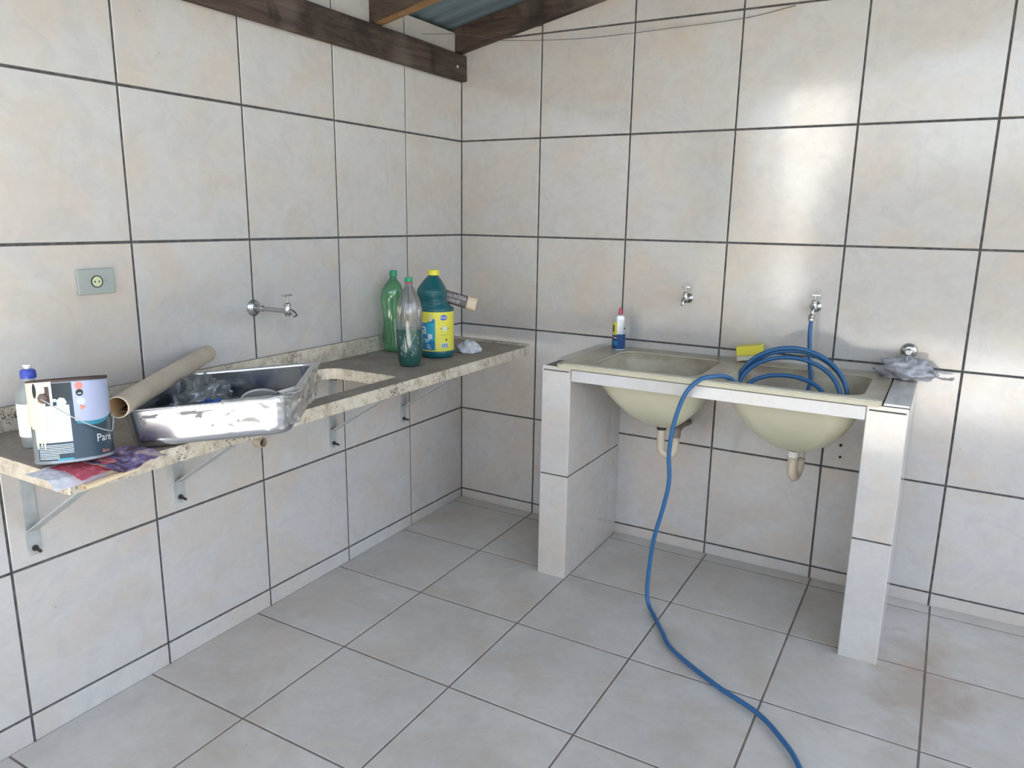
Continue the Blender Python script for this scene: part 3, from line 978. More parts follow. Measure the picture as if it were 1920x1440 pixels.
# ------------------------------------------------------------------ things on the tank
# sponge
sg = thing('yellow_sponge', 'yellow rectangular sponge with a pale underside leaning at the back of the tank', 'sponge', (1.493, -0.062, 0.919), (math.radians(0), math.radians(-9), math.radians(6)))
obj('foam', MB().box(-0.052, 0.052, -0.032, 0.036, 0.030, 0.068, 0.004), M_YELLOW, sg)
obj('scouring_side', MB().box(-0.052, 0.052, -0.032, 0.036, 0.009, 0.0298, 0.002), mat('pale_scourer', (0.60, 0.58, 0.42), 0.8), sg)

# spray can
sc_ = thing('spray_can', 'small silver and navy spray can with a red nozzle standing on the tank', 'spray can', (0.917, -0.105, TZ + 0.0005))
sc_.scale = (1.09, 1.09, 1.06)
obj('body', MB().lathe([(0.022, 0.0), (0.0265, 0.002), (0.0270, 0.006), (0.0270, 0.068)], 28), M_NAVY, sc_, 'auto')
obj('upper_body', MB().lathe([(0.0270, 0.068), (0.0270, 0.128), (0.0262, 0.137), (0.0235, 0.144), (0.0240, 0.1465), (0.020, 0.1475), (0.012, 0.150)], 28, cap0=False), M_SILVER, sc_, 'auto')
obj('base_ring', MB().lathe([(0.0274, 0.001), (0.0276, 0.003), (0.0274, 0.005)], 28, cap0=False, cap1=False), M_SILVER, sc_)
obj('nozzle', MB().lathe([(0.0075, 0.1500), (0.0075, 0.158), (0.006, 0.170), (0.003, 0.178)], 14, Matrix.Translation((0.002, 0, 0))), M_RED, sc_, 'auto')


def patch(th0, th1, z0, z1, r, shape=None, nu=10, nv=6):
    """piece of a cylinder surface; theta measured from direction fdir"""
    mb = MB()
    def fn(u, v):
        th = th0 + (th1 - th0) * u
        a, b = (z0, z1) if shape is None else shape(u)
        z = a + (b - a) * v
        return (r * math.cos(th), r * math.sin(th), z)
    return mb.grid(fn, nu, nv)


def disc(thc, zc, rad, r, ry=None, n=20):
    ry = ry or rad
    vs_ = [(r * math.cos(thc), r * math.sin(thc), zc)]
    for k in range(n):
        a = 2 * math.pi * k / n
        th = thc + rad * math.cos(a) / r
        vs_.append((r * math.cos(th), r * math.sin(th), zc + ry * math.sin(a)))
    return MB().add(vs_, [(0, 1 + k, 1 + (k + 1) % n) for k in range(n)])


def wraptext(s, h, thc, zc, r, sx=1.0, align='LEFT'):
    v, f = text_geo(s, h, align)
    out = []
    for p in v:
        th = thc + p.x * sx / r
        out.append((r * math.cos(th), r * math.sin(th), zc + p.y))
    return MB().add(out, f)


def face_cam(x, y): return math.atan2(-3.2458 - y, 2.1728 - x)
D = math.radians

fc = face_cam(0.917, -0.105)
obj('yellow_panel', patch(fc - D(72), fc - D(20), 0.064, 0.118, 0.0273, nu=8), M_YLABEL, sc_)
obj('panel_print', patch(fc - D(66), fc - D(44), 0.078, 0.106, 0.02755, nu=6), M_BROWN, sc_)
obj('orange_mark', patch(fc - D(70), fc - D(30), 0.052, 0.056, 0.0273, nu=6), M_CORAL, sc_)
obj('white_mark', patch(fc - D(38), fc - D(18), 0.050, 0.054, 0.0274, nu=6), M_WHITE, sc_)
obj('blue_print', patch(fc - D(55), fc - D(10), 0.022, 0.040, 0.0273, nu=6), M_BLABEL, sc_)
obj('small_emblem', disc(fc + D(52), 0.092, 0.004, 0.0273), M_BLACK, sc_)

# ---- valve and grey bag at the right end
vl = thing('wall_valve', 'round chrome valve stub on the right wall above the right pillar', 'valve', (2.068, 0.0, 1.012), (0, 0, -math.pi / 2))
obj('escutcheon', MB().lathe([(0.030, 0.0006), (0.030, 0.004), (0.024, 0.012), (0.015, 0.016)], 28, ROTX), M_CHROME, vl, 'auto')
obj('spindle', MB().lathe([(0.0125, 0.014), (0.0125, 0.045), (0.010, 0.048)], 18, ROTX), M_CHROME, vl, 'auto')
obj('tip', MB().lathe([(0.0080, 0.0481), (0.0080, 0.054)], 6, ROTX), M_WHITE, vl, 'auto')


def crumple(w, h, amp, seed, n=28, freq=6.0, curl=None, M=None):
    def fn(u, v):
        x, y = (u - 0.5) * w, (v - 0.5) * h
        p = Vector((x * freq, y * freq, seed))
        z = amp * (noise.noise(p) + 0.6 * abs(noise.noise(p * 2.3)) + 0.35 * noise.noise(p * 5.1))
        x += amp * 0.5 * noise.noise(p + Vector((5, 0, 0)))
        y += amp * 0.5 * noise.noise(p + Vector((0, 9, 0)))
        q = Vector((x, y, z))
        return curl(q, u, v) if curl else q
    return MB().grid(fn, n, n, M=M)


def lump(rx, ry, rz, amp, seed, freq=3.0, nu=40, nv=26, zmin=None):
    def fn(u, v):
        d = Vector((math.cos(2 * math.pi * u) * math.sin(math.pi * v), math.sin(2 * math.pi * u) * math.sin(math.pi * v), -math.cos(math.pi * v)))
        p = d * freq + Vector((seed, seed * 1.7, 0))
        k = 1 + amp * (noise.noise(p) + 0.8 * (0.5 - abs(noise.noise(p * 2.1))) * 1.0 + 0.4 * noise.noise(p * 4.7))
        q = Vector((d.x * rx * k, d.y * ry * k, d.z * rz * k))
        if zmin is not None and q.z < zmin: q.z = zmin
        return q
    return MB().grid(fn, nu, nv, True)


gb = thing('grey_plastic_bag', 'crumpled thin grey plastic bag draped over the right pillar below the valve', 'plastic bag', (2.070, -0.075, 0.945))
obj('bag_body', lump(0.075, 0.048, 0.040, 0.6, 3.1, 2.6, zmin=-0.027), M_BAG, gb, True)
def bagcurl(q, u, v):
    return Vector((q.x + 0.085, q.y * 0.5 - 0.0, q.z + 0.006 - 0.05 * max(0, u - 0.45)))
obj('bag_flap', crumple(0.15, 0.09, 0.022, 9.3, 24, 16, bagcurl), M_BAG, gb, True)
obj('bag_neck', MB().tube(spline([(0.0, 0.0, 0.015), (-0.004, 0.02, 0.035), (-0.002, 0.015, 0.052)], 5), [0.030, 0.028, 0.025, 0.022, 0.020, 0.019, 0.018, 0.018, 0.019, 0.021, 0.022], 12), M_BAG, gb, True)

# ------------------------------------------------------------------ things on the counter
CT = CZ + 0.0006
# paint can -----------------------------------------------------------
cx, cy = 0.436, -2.285
cn = thing('paint_can', 'open paint can with slate label, cream drips and wire handle at the counter end', 'paint can', (cx, cy, CZ + 0.0155), (0, 0, 0))
fc = face_cam(cx, cy)
# tip slightly away from the viewer
axis = Vector((-math.sin(fc), math.cos(fc), 0))
cn.rotation_mode = 'AXIS_ANGLE'
cn.rotation_axis_angle = (-D(10.0), *axis)
CR, CH = 0.083, 0.190
obj('body', MB().lathe([(0.080, 0.0), (CR, 0.002), (CR, 0.006), (CR - 0.0012, 0.008), (CR - 0.0012, CH - 0.006), (CR - 0.004, CH - 0.006), (CR - 0.004, 0.012), (0.0, 0.012)], 64, cap1=False), M_CANSTEEL, cn, 'auto')
obj('rim', MB().lathe([(CR - 0.0045, CH - 0.006), (CR + 0.0006, CH - 0.0055), (CR + 0.0012, CH - 0.001), (CR - 0.002, CH + 0.0012), (CR - 0.007, CH - 0.001), (CR - 0.007, CH - 0.006)], 64, cap0=False, cap1=False), M_BROWN, cn, 'auto')
obj('paint_skin', MB().lathe([(CR - 0.005, CH - 0.045), (0.001, CH - 0.045)], 48, cap0=False), mat('dried_paint', (0.45, 0.42, 0.38), 0.4), cn)
rl = CR - 0.0008
lab = obj('label', patch(fc - D(60), fc + D(88), 0.008, CH - 0.008, rl, nu=40, nv=2), M_CANBODY, cn)
obj('dark_band', patch(fc - D(40), fc + D(3), 0.140, CH - 0.008, rl + 0.0004, nu=14), M_CANTOP, lab)
obj('lilac_panel', patch(fc + D(5), fc + D(84), 0, 0, rl + 0.0005, shape=lambda u: (0.094 + 0.012 * u * u - 0.006 * math.sin(math.pi * u), CH - 0.008), nu=20), M_LILAC, lab)
obj('teal_wave', patch(fc + D(7), fc + D(80), 0, 0, rl + 0.0004, shape=lambda u: (0.088 - 0.012 * math.sin(math.pi * min(1, u * 1.1)) + 0.012 * u, 0.094 + 0.012 * u * u), nu=20), M_WAVE, lab)
obj('white_text_block', patch(fc - D(56), fc - D(1), 0.049, 0.132, rl + 0.0004, nu=16), M_WHITE, lab)
tl = MB()
for k in range(17):
    z = 0.053 + k * 0.0045
    th1 = fc - D(3 + 7 * random.random() * (k % 3 > 0))
    tl.add(*(lambda m_: (m_.v, m_.f))(patch(fc - D(33), th1, z, z + 0.0009, rl + 0.0007, nu=10, nv=1)))
obj('small_print', tl, mat('grey_print', (0.40, 0.48, 0.56), 0.5), lab)
st_ = MB()
for k in range(9):
    z = 0.012 + k * 0.0038
    st_.add(*(lambda m_: (m_.v, m_.f))(patch(fc - D(56), fc - D(1 if k > 2 else 22), z, z + 0.0016, rl + 0.0006, nu=12, nv=1)))
obj('fine_lines', st_, M_PALE, lab)
obj('coral_dot', disc(fc + D(15), 0.173, 0.0088, rl + 0.0008), M_CORAL, lab)
obj('black_badge', disc(fc + D(15), 0.157, 0.0078, rl + 0.0010), M_BLACK, lab)
obj('badge_print', patch(fc + D(12.5), fc + D(17.5), 0.1540, 0.1565, rl + 0.0013, nu=3, nv=1), M_PALE, lab)
obj('pale_dot', disc(fc + D(16), 0.137, 0.0088, rl + 0.0009), M_PALE, lab)
obj('coral_triangle', disc(fc + D(17), 0.124, 0.0085, rl + 0.0010, n=3), M_CORAL, lab)
obj('splash', disc(fc - D(11), 0.138, 0.0105, rl + 0.0009, 0.012, 7), M_PALE, cn)
obj('splash', disc(fc - D(21), 0.144, 0.0070, rl + 0.0009, 0.004, 6), M_PALE, cn)
obj('title_print', wraptext('Pare', 0.0185, fc + D(33.5), 0.040, rl + 0.0009, 0.98), M_WHITE, lab)
obj('subtitle_print', wraptext('Bane', 0.0085, fc + D(42), 0.013, rl + 0.0009, 1.0), M_CORAL, lab)
obj('blue_tag', patch(fc - D(24), fc - D(2), 0.0085, 0.012, rl + 0.0004, nu=6, nv=1), M_CLABEL, lab)


def drip(th0, th1, ztop, zbot, seed):
    def shp(u):
        e = noise.noise(Vector((u * 5.3, seed, 0)))
        return (zbot + 0.020 * e - 0.012 * abs(math.sin(u * 9 + seed)), ztop)
    return patch(th0, th1, 0, 0, rl + 0.0016, shape=shp, nu=26, nv=4)


obj('paint_drip', drip(fc - D(88), fc - D(56), CH - 0.001, 0.090, 1.3), M_CREAM, cn)
obj('paint_drip', drip(fc - D(57), fc - D(34), CH - 0.001, 0.082, 4.1), M_CREAM, cn)
obj('paint_drip', drip(fc - D(60), fc - D(39), 0.14, 0.055, 6.2), M_CREAM, cn)
obj('paint_drip', drip(fc - D(26.5), fc - D(22.5), CH - 0.001, 0.108, 2.2), M_WHITE, cn)
obj('paint_drip', drip(fc - D(40), fc - D(24), CH - 0.001, CH - 0.016, 7.2), M_CREAM, cn)
obj('brown_stain', patch(fc - D(33), fc - D(27), 0.138, CH - 0.014, rl + 0.0019, nu=5), M_BROWN, cn)
obj('brown_stain', disc(fc - D(52), 0.168, 0.006, rl + 0.0020, 0.017), M_CANTOP, cn)
ea = fc - D(37)
obj('handle_ear', MB().lathe([(0.0125, 0.0), (0.0115, 0.003), (0.008, 0.005), (0.0, 0.0055)], 7, Matrix.Translation((math.cos(ea) * (CR + 0.0010), math.sin(ea) * (CR + 0.0010), 0.150)) @ Matrix.Rotation(ea, 4, 'Z') @ ROTX, cap1=False), M_EAR, cn)
hp = []
for k in range(15):
    u = k / 14
    th = ea + (D(112)) * u
    zz = 0.150 - 0.088 * math.sin(math.pi * (u ** 1.25) * 0.5) - 0.012 * math.sin(math.pi * u) + (0.035 * max(0, (u - 0.86) / 0.14) if u > 0.86 else 0)
    rr = CR + 0.007 + 0.007 * math.sin(math.pi * u)
    hp.append((rr * math.cos(th), rr * math.sin(th), zz))
obj('wire_handle', MB().tube(spline(hp, 3), 0.0014, 8), M_GALV, cn, True)

# flyers under the can ---------------------------------------------------
M_CREAMP = mat('cream_paper', (0.78, 0.62, 0.40), 0.7)
M_PURPLE = mat('purple_print', (0.17, 0.12, 0.22), 0.6)
M_PINK = mat('red_print', (0.55, 0.10, 0.13), 0.6)
vn = noise_tex(M_PURPLE, coords(M_PURPLE, False), 22, 3, 0.6, 1.0)
vr = ramp(M_PURPLE, vn.outputs[0], [(0.40, (0.10, 0.05, 0.08)), (0.5, (0.20, 0.15, 0.32)), (0.62, (0.55, 0.40, 0.30))])
L(M_PURPLE, vr.outputs[0], M_PURPLE.node_tree.nodes['Principled BSDF'].inputs['Base Color'])
vn = noise_tex(M_PINK, coords(M_PINK, False), 26, 3, 0.6, 1.0)
vr = ramp(M_PINK, vn.outputs[0], [(0.42, (0.52, 0.09, 0.13)), (0.58, (0.62, 0.13, 0.17)), (0.66, (0.70, 0.55, 0.45))])
L(M_PINK, vr.outputs[0], M_PINK.node_tree.nodes['Principled BSDF'].inputs['Base Color'])


def flyer(loc, rz, w, h, droop, amp, seed, material, label, lift=0.006, x_edge=0.085):
    """sheet lying in local xy: local +y goes over the counter's front edge and droops"""
    def curl(q, u, v):
        e = q.y - x_edge
        if e > 0:
            q.z -= droop * e * 0.9; q.y = x_edge + e * (1 - 0.35 * droop)
        q.z = q.z * 0.6 + lift
        if e <= 0: q.z = max(q.z, 0.001)
        return q
    o_ = obj('paper_flyer', crumple(w, h, amp, seed, 26, 14, curl), material, loc=loc, rot=(0, 0, rz), solid=0.0004)
    return tag(o_, label, 'flyer', 'crumpled flyers under the paint can')


# local +y -> world +x : rotate by -90 deg
flyer((0.480, -2.330, CT), -math.pi / 2, 0.12, 0.13, 0.95, 0.009, 2.2, M_PAPER, 'white crumpled flyer hanging over the counter edge below the paint can', 0.0035, 0.028)
flyer((0.490, -2.290, CT + 0.005), -math.pi / 2 + 0.10, 0.11, 0.12, 0.55, 0.010, 5.4, M_PINK, 'red printed flyer folded between paint can and counter edge', 0.004, 0.020)
flyer((0.515, -2.210, CT + 0.005), -math.pi / 2 + 0.20, 0.15, 0.12, 0.40, 0.014, 8.8, M_PURPLE, 'purple and brown printed flyer sticking out right of the paint can', 0.007, 0.012)
rlv = []
roll = MB()
def rollf(u, v):
    a = 5.2 * math.pi * u
    r = 0.0080 + 0.0025 * u + 0.0008 * noise.noise(Vector((v * 6, a, 0)))
    return (v * 0.135 - 0.0675, r * math.cos(a), r * 0.62 * math.sin(a))
roll.grid(rollf, 60, 12)
o = obj('rolled_flyer', roll, M_CREAMP, loc=(0.542, -2.268, 0.889), rot=(D(0), D(-3), math.pi / 2 + 0.06), solid=0.0004)
tag(o, 'loosely rolled cream flyer along the counter edge below the paint can', 'flyer', 'crumpled flyers under the paint can')

# squeeze bottle behind the can --------------------------------------------
bx, by = 0.203, -2.250
sb = thing('squeeze_bottle', 'clear squeeze bottle with blue and white cap behind the paint can', 'bottle', (bx, by, CT))
obj('body', MB().lathe([(0.028, 0.0), (0.031, 0.003), (0.033, 0.05), (0.034, 0.10), (0.033, 0.13), (0.028, 0.150), (0.018, 0.163), (0.014, 0.168), (0.014, 0.178)], 32), M_BOTTLEC, sb, 'auto')
obj('label', patch(face_cam(bx, by) - D(80), face_cam(bx, by) + D(40), 0.03, 0.115, 0.0347, nu=16), M_WHITE, sb)
obj('cap', MB().lathe([(0.0175, 0.176), (0.0180, 0.178), (0.0180, 0.192), (0.015, 0.197), (0.008, 0.199)], 24), M_BLUECAP, sb, 'auto')
obj('cap_tip', MB().lathe([(0.0065, 0.1985), (0.0075, 0.201), (0.010, 0.208), (0.0095, 0.210)], 20), M_WHITE, sb, 'auto')

# tube -------------------------------------------------------------------
p0 = Vector((0.462, -2.187, 1.0275)); p1 = Vector((0.042, -1.594, 1.030))
dv = (p1 - p0); ln = dv.length; dz = dv.normalized()
tb = thing('pvc_tube', 'beige plastic tube lying across the sink bowl and leaning on the wall', 'pipe', p0)
tb.rotation_mode = 'QUATERNION'; tb.rotation_quaternion = dz.to_track_quat('Z', 'Y')
obj('tube', MB().lathe([(0.0262, 0.0), (0.0275, 0.0015), (0.0275, ln), (0.0255, ln), (0.0250, ln - 0.01), (0.0250, 0.0)], 40, cap0=False, cap1=False), M_TUBE, tb, 'auto')
obj('bore', MB().lathe([(0.0249, 0.001), (0.0249, ln - 0.004)], 32, cap0=False, cap1=False), M_TUBEIN, tb, 'auto')
obj('cut_edge', MB().lathe([(0.0249, -0.0006), (0.0266, -0.0006)], 40, cap0=False, cap1=False), M_CREAM, tb)

# steel bowl ---------------------------------------------------------------
bl = thing('steel_sink_bowl', 'loose stainless steel sink bowl smeared with mortar lying tilted on the counter', 'sink bowl', (0.470, -1.862, 0.9225))
Mb = Matrix.Rotation(-0.926, 3, 'Z') @ Matrix.Rotation(0.083, 3, 'X')
bl.rotation_mode = 'QUATERNION'; bl.rotation_quaternion = Mb.to_quaternion()
BL, BW, BH, BT = 0.415, 0.445, 0.104, 0.008


def bowl_ring(ix, z, r, n=8):
    return [(x, y, z) for x, y in rrect(-BW / 2 + ix, BW / 2 - ix, -BL / 2 + ix, BL / 2 - ix, (r,) * 4, n)]


rings = [bowl_ring(-0.009, BH - 0.002, 0.040), bowl_ring(-0.009, BH, 0.040), bowl_ring(0.0, BH, 0.042), bowl_ring(0.002, BH - 0.003, 0.042), bowl_ring(0.0022, BH - 0.008, 0.042), bowl_ring(BT - 0.0003, 0.029, 0.040), bowl_ring(BT, 0.022, 0.040), bowl_ring(BT * 1.3, 0.010, 0.040), bowl_ring(BT * 2.0, 0.003, 0.040), bowl_ring(BT * 3.2, 0.0, 0.040), bowl_ring(0.12, 0.0, 0.06)]
mb = MB(); nn = len(rings[0])
for rg in rings: mb.v += [Vector(p) for p in rg]
for i in range(len(rings) - 1):
    for k in range(nn):
        k2 = (k + 1) % nn
        mb.f.append([i * nn + k, i * nn + k2, (i + 1) * nn + k2, (i + 1) * nn + k][::-1]); mb.mi.append(0)
mb.f.append([(len(rings) - 1) * nn + k for k in range(nn)]); mb.mi.append(0)
obj('bowl', mb, M_STEEL, bl, True, solid=0.0012, offset=-1)
# dried smears on the outside of the wall that faces the room (+x local)
def smear(y0, z0, w, h, seed, n=22):
    def wx(z): return BW / 2 - 0.002 - (BT - 0.002) * (BH - 0.004 - z) / (BH - 0.026) + 0.0012 - max(0, 0.022 - z) * 0.3
    vs_ = [(wx(z0), y0, z0)]
    for k in range(n):
        a = 2 * math.pi * k / n
        q = 0.62 + 0.75 * noise.noise(Vector((math.cos(a) * 1.7, math.sin(a) * 1.7, seed)))
        y, z = y0 + w * q * math.cos(a), z0 + h * q * math.sin(a)
        z = min(z, BH - 0.006)
        vs_.append((wx(z), y, z))
    return MB().add(vs_, [(0, 1 + k, 1 + (k + 1) % n) for k in range(n)])


for y0, z0, w, h, sd in ((-0.135, 0.082, 0.035, 0.007, 1.0), (-0.03, 0.083, 0.060, 0.006, 2.0), (-0.02, 0.074, 0.018, 0.009, 3.3), (0.07, 0.030, 0.008, 0.008, 4.1), (0.075, 0.052, 0.006, 0.005, 5.5), (0.01, 0.045, 0.005, 0.004, 6.6), (-0.155, 0.07, 0.012, 0.014, 7.7)):
    obj('mortar_smear', smear(y0, z0, w, h, sd), M_DIRTSTEEL, bl)
obj('mortar_pad', MB().grid(lambda u, v: (0.02 + 0.12 * (u - 0.5), 0.06 + 0.22 * (v - 0.5), -0.003), 2, 2), M_DIRTSTEEL, bl)

Mbowl = Matrix.LocRotScale(Vector((0.470, -1.862, 0.9225)), Mb.to_quaternion(), None)


def inbowl(name, lab_, cat, lx, ly, lz, rot=(0, 0, 0)):
    t_ = thing(name, lab_, cat)
    M4 = Mbowl @ Matrix.Translation((lx, ly, lz)) @ Euler(rot).to_matrix().to_4x4()
    t_.matrix_world = M4
    return t_


t_ = inbowl('clear_plastic_bag', 'crumpled clear plastic bag inside the steel bowl', 'plastic bag', -0.085, -0.085, 0.055)
obj('bag_body', lump(0.075, 0.060, 0.050, 0.5, 1.2, 2.4), M_BAGC, t_, True)
obj('bag_film', crumple(0.20, 0.13, 0.014, 12.0, 26, 9, lambda q, u, v: Vector((q.x + 0.02, q.y - 0.01, q.z - 0.01 + 0.02 * u))), M_BAGC, t_, True)
t_ = inbowl('blue_bag', 'small crumpled blue bag in the steel bowl beside the clear bag', 'plastic bag', 0.025, -0.045, 0.034)
obj('bag_body', lump(0.030, 0.040, 0.028, 0.6, 7.7, 2.2), mat('deep_blue_film', (0.02, 0.09, 0.30), 0.3), t_, True)
obj('dark_fold', lump(0.032, 0.050, 0.018, 0.5, 17.7, 2.2), mat('dark_blue_film', (0.015, 0.035, 0.06), 0.3), t_, True, loc=(0.03, -0.06, -0.012))
t_ = inbowl('round_grey_lid', 'pale round lid propped in the steel bowl near its right corner', 'lid', -0.005, 0.085, 0.048, (0.1, -0.75, 0))
obj('disc', MB().lathe([(0.052, 0.0), (0.054, 0.002), (0.054, 0.006), (0.051, 0.007), (0.050, 0.004)], 40), mat('pale_grey_plastic', (0.48, 0.46, 0.44), 0.5), t_, 'auto')
t_ = inbowl('dark_wad', 'dark crumpled scrap lying in front of the round lid', 'scrap', 0.010, 0.140, 0.052)
obj('scrap', lump(0.022, 0.018, 0.012, 0.7, 4.4, 2.5), mat('charcoal_scrap', (0.10, 0.09, 0.10), 0.6), t_, True)
obj('pale_strip', MB().tube(spline([(-0.02, -0.01, 0.01), (0.0, 0.02, 0.02), (-0.01, 0.05, 0.024)], 5), 0.006, 8), M_PVCW, t_, True)
t_ = inbowl('cardboard_strip', 'brown cardboard strip lying across the middle of the bowl', 'cardboard', -0.03, 0.020, 0.022, (0.05, 0.1, 0.3))
obj('strip', MB().box(-0.09, 0.09, -0.03, 0.03, 0.0, 0.003, 0.0005), mat('cardboard', (0.19, 0.145, 0.10), 0.8), t_)
# film wrapped over the right-hand side of the bowl
t_ = inbowl('plastic_wrap', 'clear plastic film hanging over the right corner of the steel bowl', 'plastic film', 0, 0, 0)
def wrapf(u, v):
    # u runs round the right front corner, v goes from inside rim over and down
    pts = [(0.226, 0.045), (0.2285, 0.12), (0.222, 0.185), (0.17, 0.213), (0.07, 0.2185), (-0.05, 0.2185), (-0.19, 0.2175)]
    f_ = u * (len(pts) - 1); i = min(len(pts) - 2, int(f_)); k = f_ - i
    x, y = (pts[i][0] * (1 - k) + pts[i + 1][0] * k, pts[i][1] * (1 - k) + pts[i + 1][1] * k)
    c = Vector((x, y, 0)); out = Vector((max(0, x - 0.10), max(0, y - 0.10) , 0)).normalized()
    hgt = BH + 0.004
    down = v * (0.105 + 0.012 * noise.noise(Vector((u * 6, 0, 3))))
    if v < 0.12:
        p = c + out * (-0.008 + v * 0.11); p.z = hgt + 0.002
    else:
        dd = (v - 0.12) / 0.88
        p = c + out * (0.006 - 0.016 * dd); p.z = hgt - dd * (0.086 + 0.015 * noise.noise(Vector((u * 5, 1, 3))))
    w = 0.011 * (noise.noise(Vector((u * 11, v * 4, 0))) + 0.45) + 0.004 * noise.noise(Vector((u * 30, v * 9, 4)))
    return p + out * (0.004 + w)
obj('film', MB().grid(wrapf, 60, 16), M_FILM, t_, True)

# green bottle, clear bottle, jug ---------------------------------------
camr = Vector((0.8654, 0.5009, 0))


def crush(fnv, o_):
    for v in o_.data.vertices:
        v.co = fnv(v.co)


gx, gy = 0.080, -0.650
gbt = thing('green_bottle', 'empty crumpled green plastic bottle standing against the left wall', 'bottle', (gx, gy, CT))
gprof = [(0.030, 0.0), (0.044, 0.006), (0.046, 0.02), (0.045, 0.06), (0.040, 0.10), (0.036, 0.14), (0.041, 0.18), (0.046, 0.22), (0.048, 0.25), (0.046, 0.27), (0.036, 0.295), (0.022, 0.310), (0.0145, 0.320), (0.0145, 0.332)]
o = obj('bottle_body', MB().lathe(sorted(sum([[(r, z)] for r, z in gprof], []), key=lambda q: q[1]), 28), M_GREENPET, gbt, True)
md = o.modifiers.new('s', 'SUBSURF'); md.levels = 1; md.render_levels = 1
def gcr(p):
    k = noise.noise(Vector((p.x * 22, p.y * 22, p.z * 11)))
    s_ = 1 + (0.16 * k if p.z > 0.02 and p.z < 0.30 else 0)
    q = Vector((p.x * s_, p.y * s_, p.z))
    q -= camr * (0.010 * math.sin(math.pi * min(1, p.z / 0.33)))
    return q
crush(gcr, o)
obj('cap', MB().lathe([(0.0155, 0.330), (0.0165, 0.331), (0.0165, 0.352), (0.015, 0.354)], 20), M_GREENCAP, gbt, 'auto')

bx, by = 0.338, -0.876
cb_ = thing('clear_bottle', 'clear plastic bottle with green cap, half full of teal liquid', 'bottle', (bx, by, CT))
cp = [(0.030, 0.0), (0.040, 0.003), (0.043, 0.012), (0.049, 0.045), (0.052, 0.075), (0.0535, 0.10), (0.0520, 0.155), (0.0520, 0.175), (0.0535, 0.20), (0.0520, 0.225), (0.046, 0.255), (0.036, 0.28), (0.024, 0.302), (0.0150, 0.318), (0.0135, 0.322), (0.0135, 0.334)]
o = obj('bottle_body', MB().lathe(cp, 40), M_CLEARPET, cb_, True)
def ccr(p):
    k = noise.noise(Vector((p.x * 30, p.y * 30, p.z * 16)))
    a = math.atan2(p.y, p.x)
    s_ = 1 + (0.05 * k if 0.12 < p.z < 0.27 else 0.0) + (0.025 * math.cos(5 * a) if p.z < 0.04 else 0)
    return Vector((p.x * s_, p.y * s_, p.z))
crush(ccr, o)
lq = [(r * 0.965, z + 0.0015) for r, z in cp if z < 0.15] + [(0.0505, 0.150)]
obj('liquid', MB().lathe(lq, 40), M_LIQ, cb_, 'auto')
fb = face_cam(bx, by)
mk = MB()
for k in range(26):
    th = fb + D(random.uniform(-42, 38)); z = random.uniform(0.045, 0.13)
    l_ = random.uniform(0.004, 0.014); sl = random.uniform(-1, 1)
    r_ = 0.0548
    pts = [(r_ * math.cos(th + D(sl * 9 * q)), r_ * math.sin(th + D(sl * 9 * q)), z + l_ * q) for q in (0, 0.5, 1)]
    mk.tube(pts, 0.0005, 5)
obj('mould_marks', mk, M_PALE, cb_)
obj('neck_ring', MB().lathe([(0.0145, 0.3265), (0.0158, 0.327), (0.0158, 0.332), (0.0145, 0.3325)], 24), M_RED, cb_, 'auto')
obj('cap', MB().lathe([(0.0155, 0.3328), (0.0160, 0.334), (0.0160, 0.349), (0.0145, 0.351)], 24), M_GREENCAP, cb_, 'auto')

jx, jy = 0.302, -0.640
jg = thing('bleach_jug', 'large teal five litre jug with yellow and blue label and yellow cap', 'jug', (jx, jy, CT))
jp = [(0.058, 0.0), (0.067, 0.003), (0.0715, 0.010), (0.0725, 0.028), (0.0718, 0.030), (0.0718, 0.197), (0.0725, 0.199), (0.0725, 0.207), (0.0680, 0.214), (0.0635, 0.226), (0.0630, 0.236), (0.0655, 0.248), (0.0690, 0.262), (0.0710, 0.274), (0.0690, 0.286), (0.0600, 0.300), (0.0500, 0.314), (0.0390, 0.327), (0.0285, 0.337), (0.0240, 0.341), (0.0235, 0.346)]
o = obj('jug_body', MB().lathe(jp, 48), M_TEAL, jg, True)
fj = face_cam(jx, jy)
def jcr(p):
    z = p.z
    k = max(0.0, min(1.0, (z - 0.205) / 0.06))
    q = p - camr * (0.012 * k)
    d = (q + camr * 0.012 * k).dot(camr)
    if z > 0.21 and d > 0:   # handle side is slimmer
        q -= camr * d * 0.22 * min(1, (z - 0.21) / 0.02)
    if 0.215 < z < 0.30:
        a = math.atan2(p.y, p.x) - fj
        if abs((a + math.pi) % (2 * math.pi) - math.pi) < 0.5: pass
    return q
crush(jcr, o)
rb = MB()
for k in range(8):
    z = 0.226 + k * 0.0098
    if 0.243 < z < 0.252: continue
    rr_ = 0.0640 + 0.0045 * math.sin((z - 0.226) / 0.08 * 2.6)
    pts = []
    for q in range(9):
        th = fj - D(22) + D(44) * q / 8
        pts.append(Vector((rr_ * math.cos(th), rr_ * math.sin(th), z)) - camr * 0.008)
    rb.tube(pts, 0.0016, 6)
obj('grip_ribs', rb, M_TEAL, jg, True)
obj('cap', MB().lathe([(0.0245, 0.3445), (0.0250, 0.346), (0.0235, 0.364), (0.022, 0.366)], 28, Matrix.Translation(-camr * 0.012)), M_YELLOW, jg, 'auto')
obj('handle', MB().tube(spline([Vector((0, 0, 0.300)) + camr * 0.010 + Vector((-0.02, 0.03, 0)), Vector((0, 0, 0.298)) + camr * 0.010 + Vector((-0.035, 0.05, 0)), Vector((0, 0, 0.27)) + camr * 0.032 + Vector((-0.045, 0.065, 0)), Vector((0, 0, 0.215)) + camr * 0.030 + Vector((-0.03, 0.045, 0))], 5), 0.011, 12), M_TEAL, jg, True)
rj = 0.0722
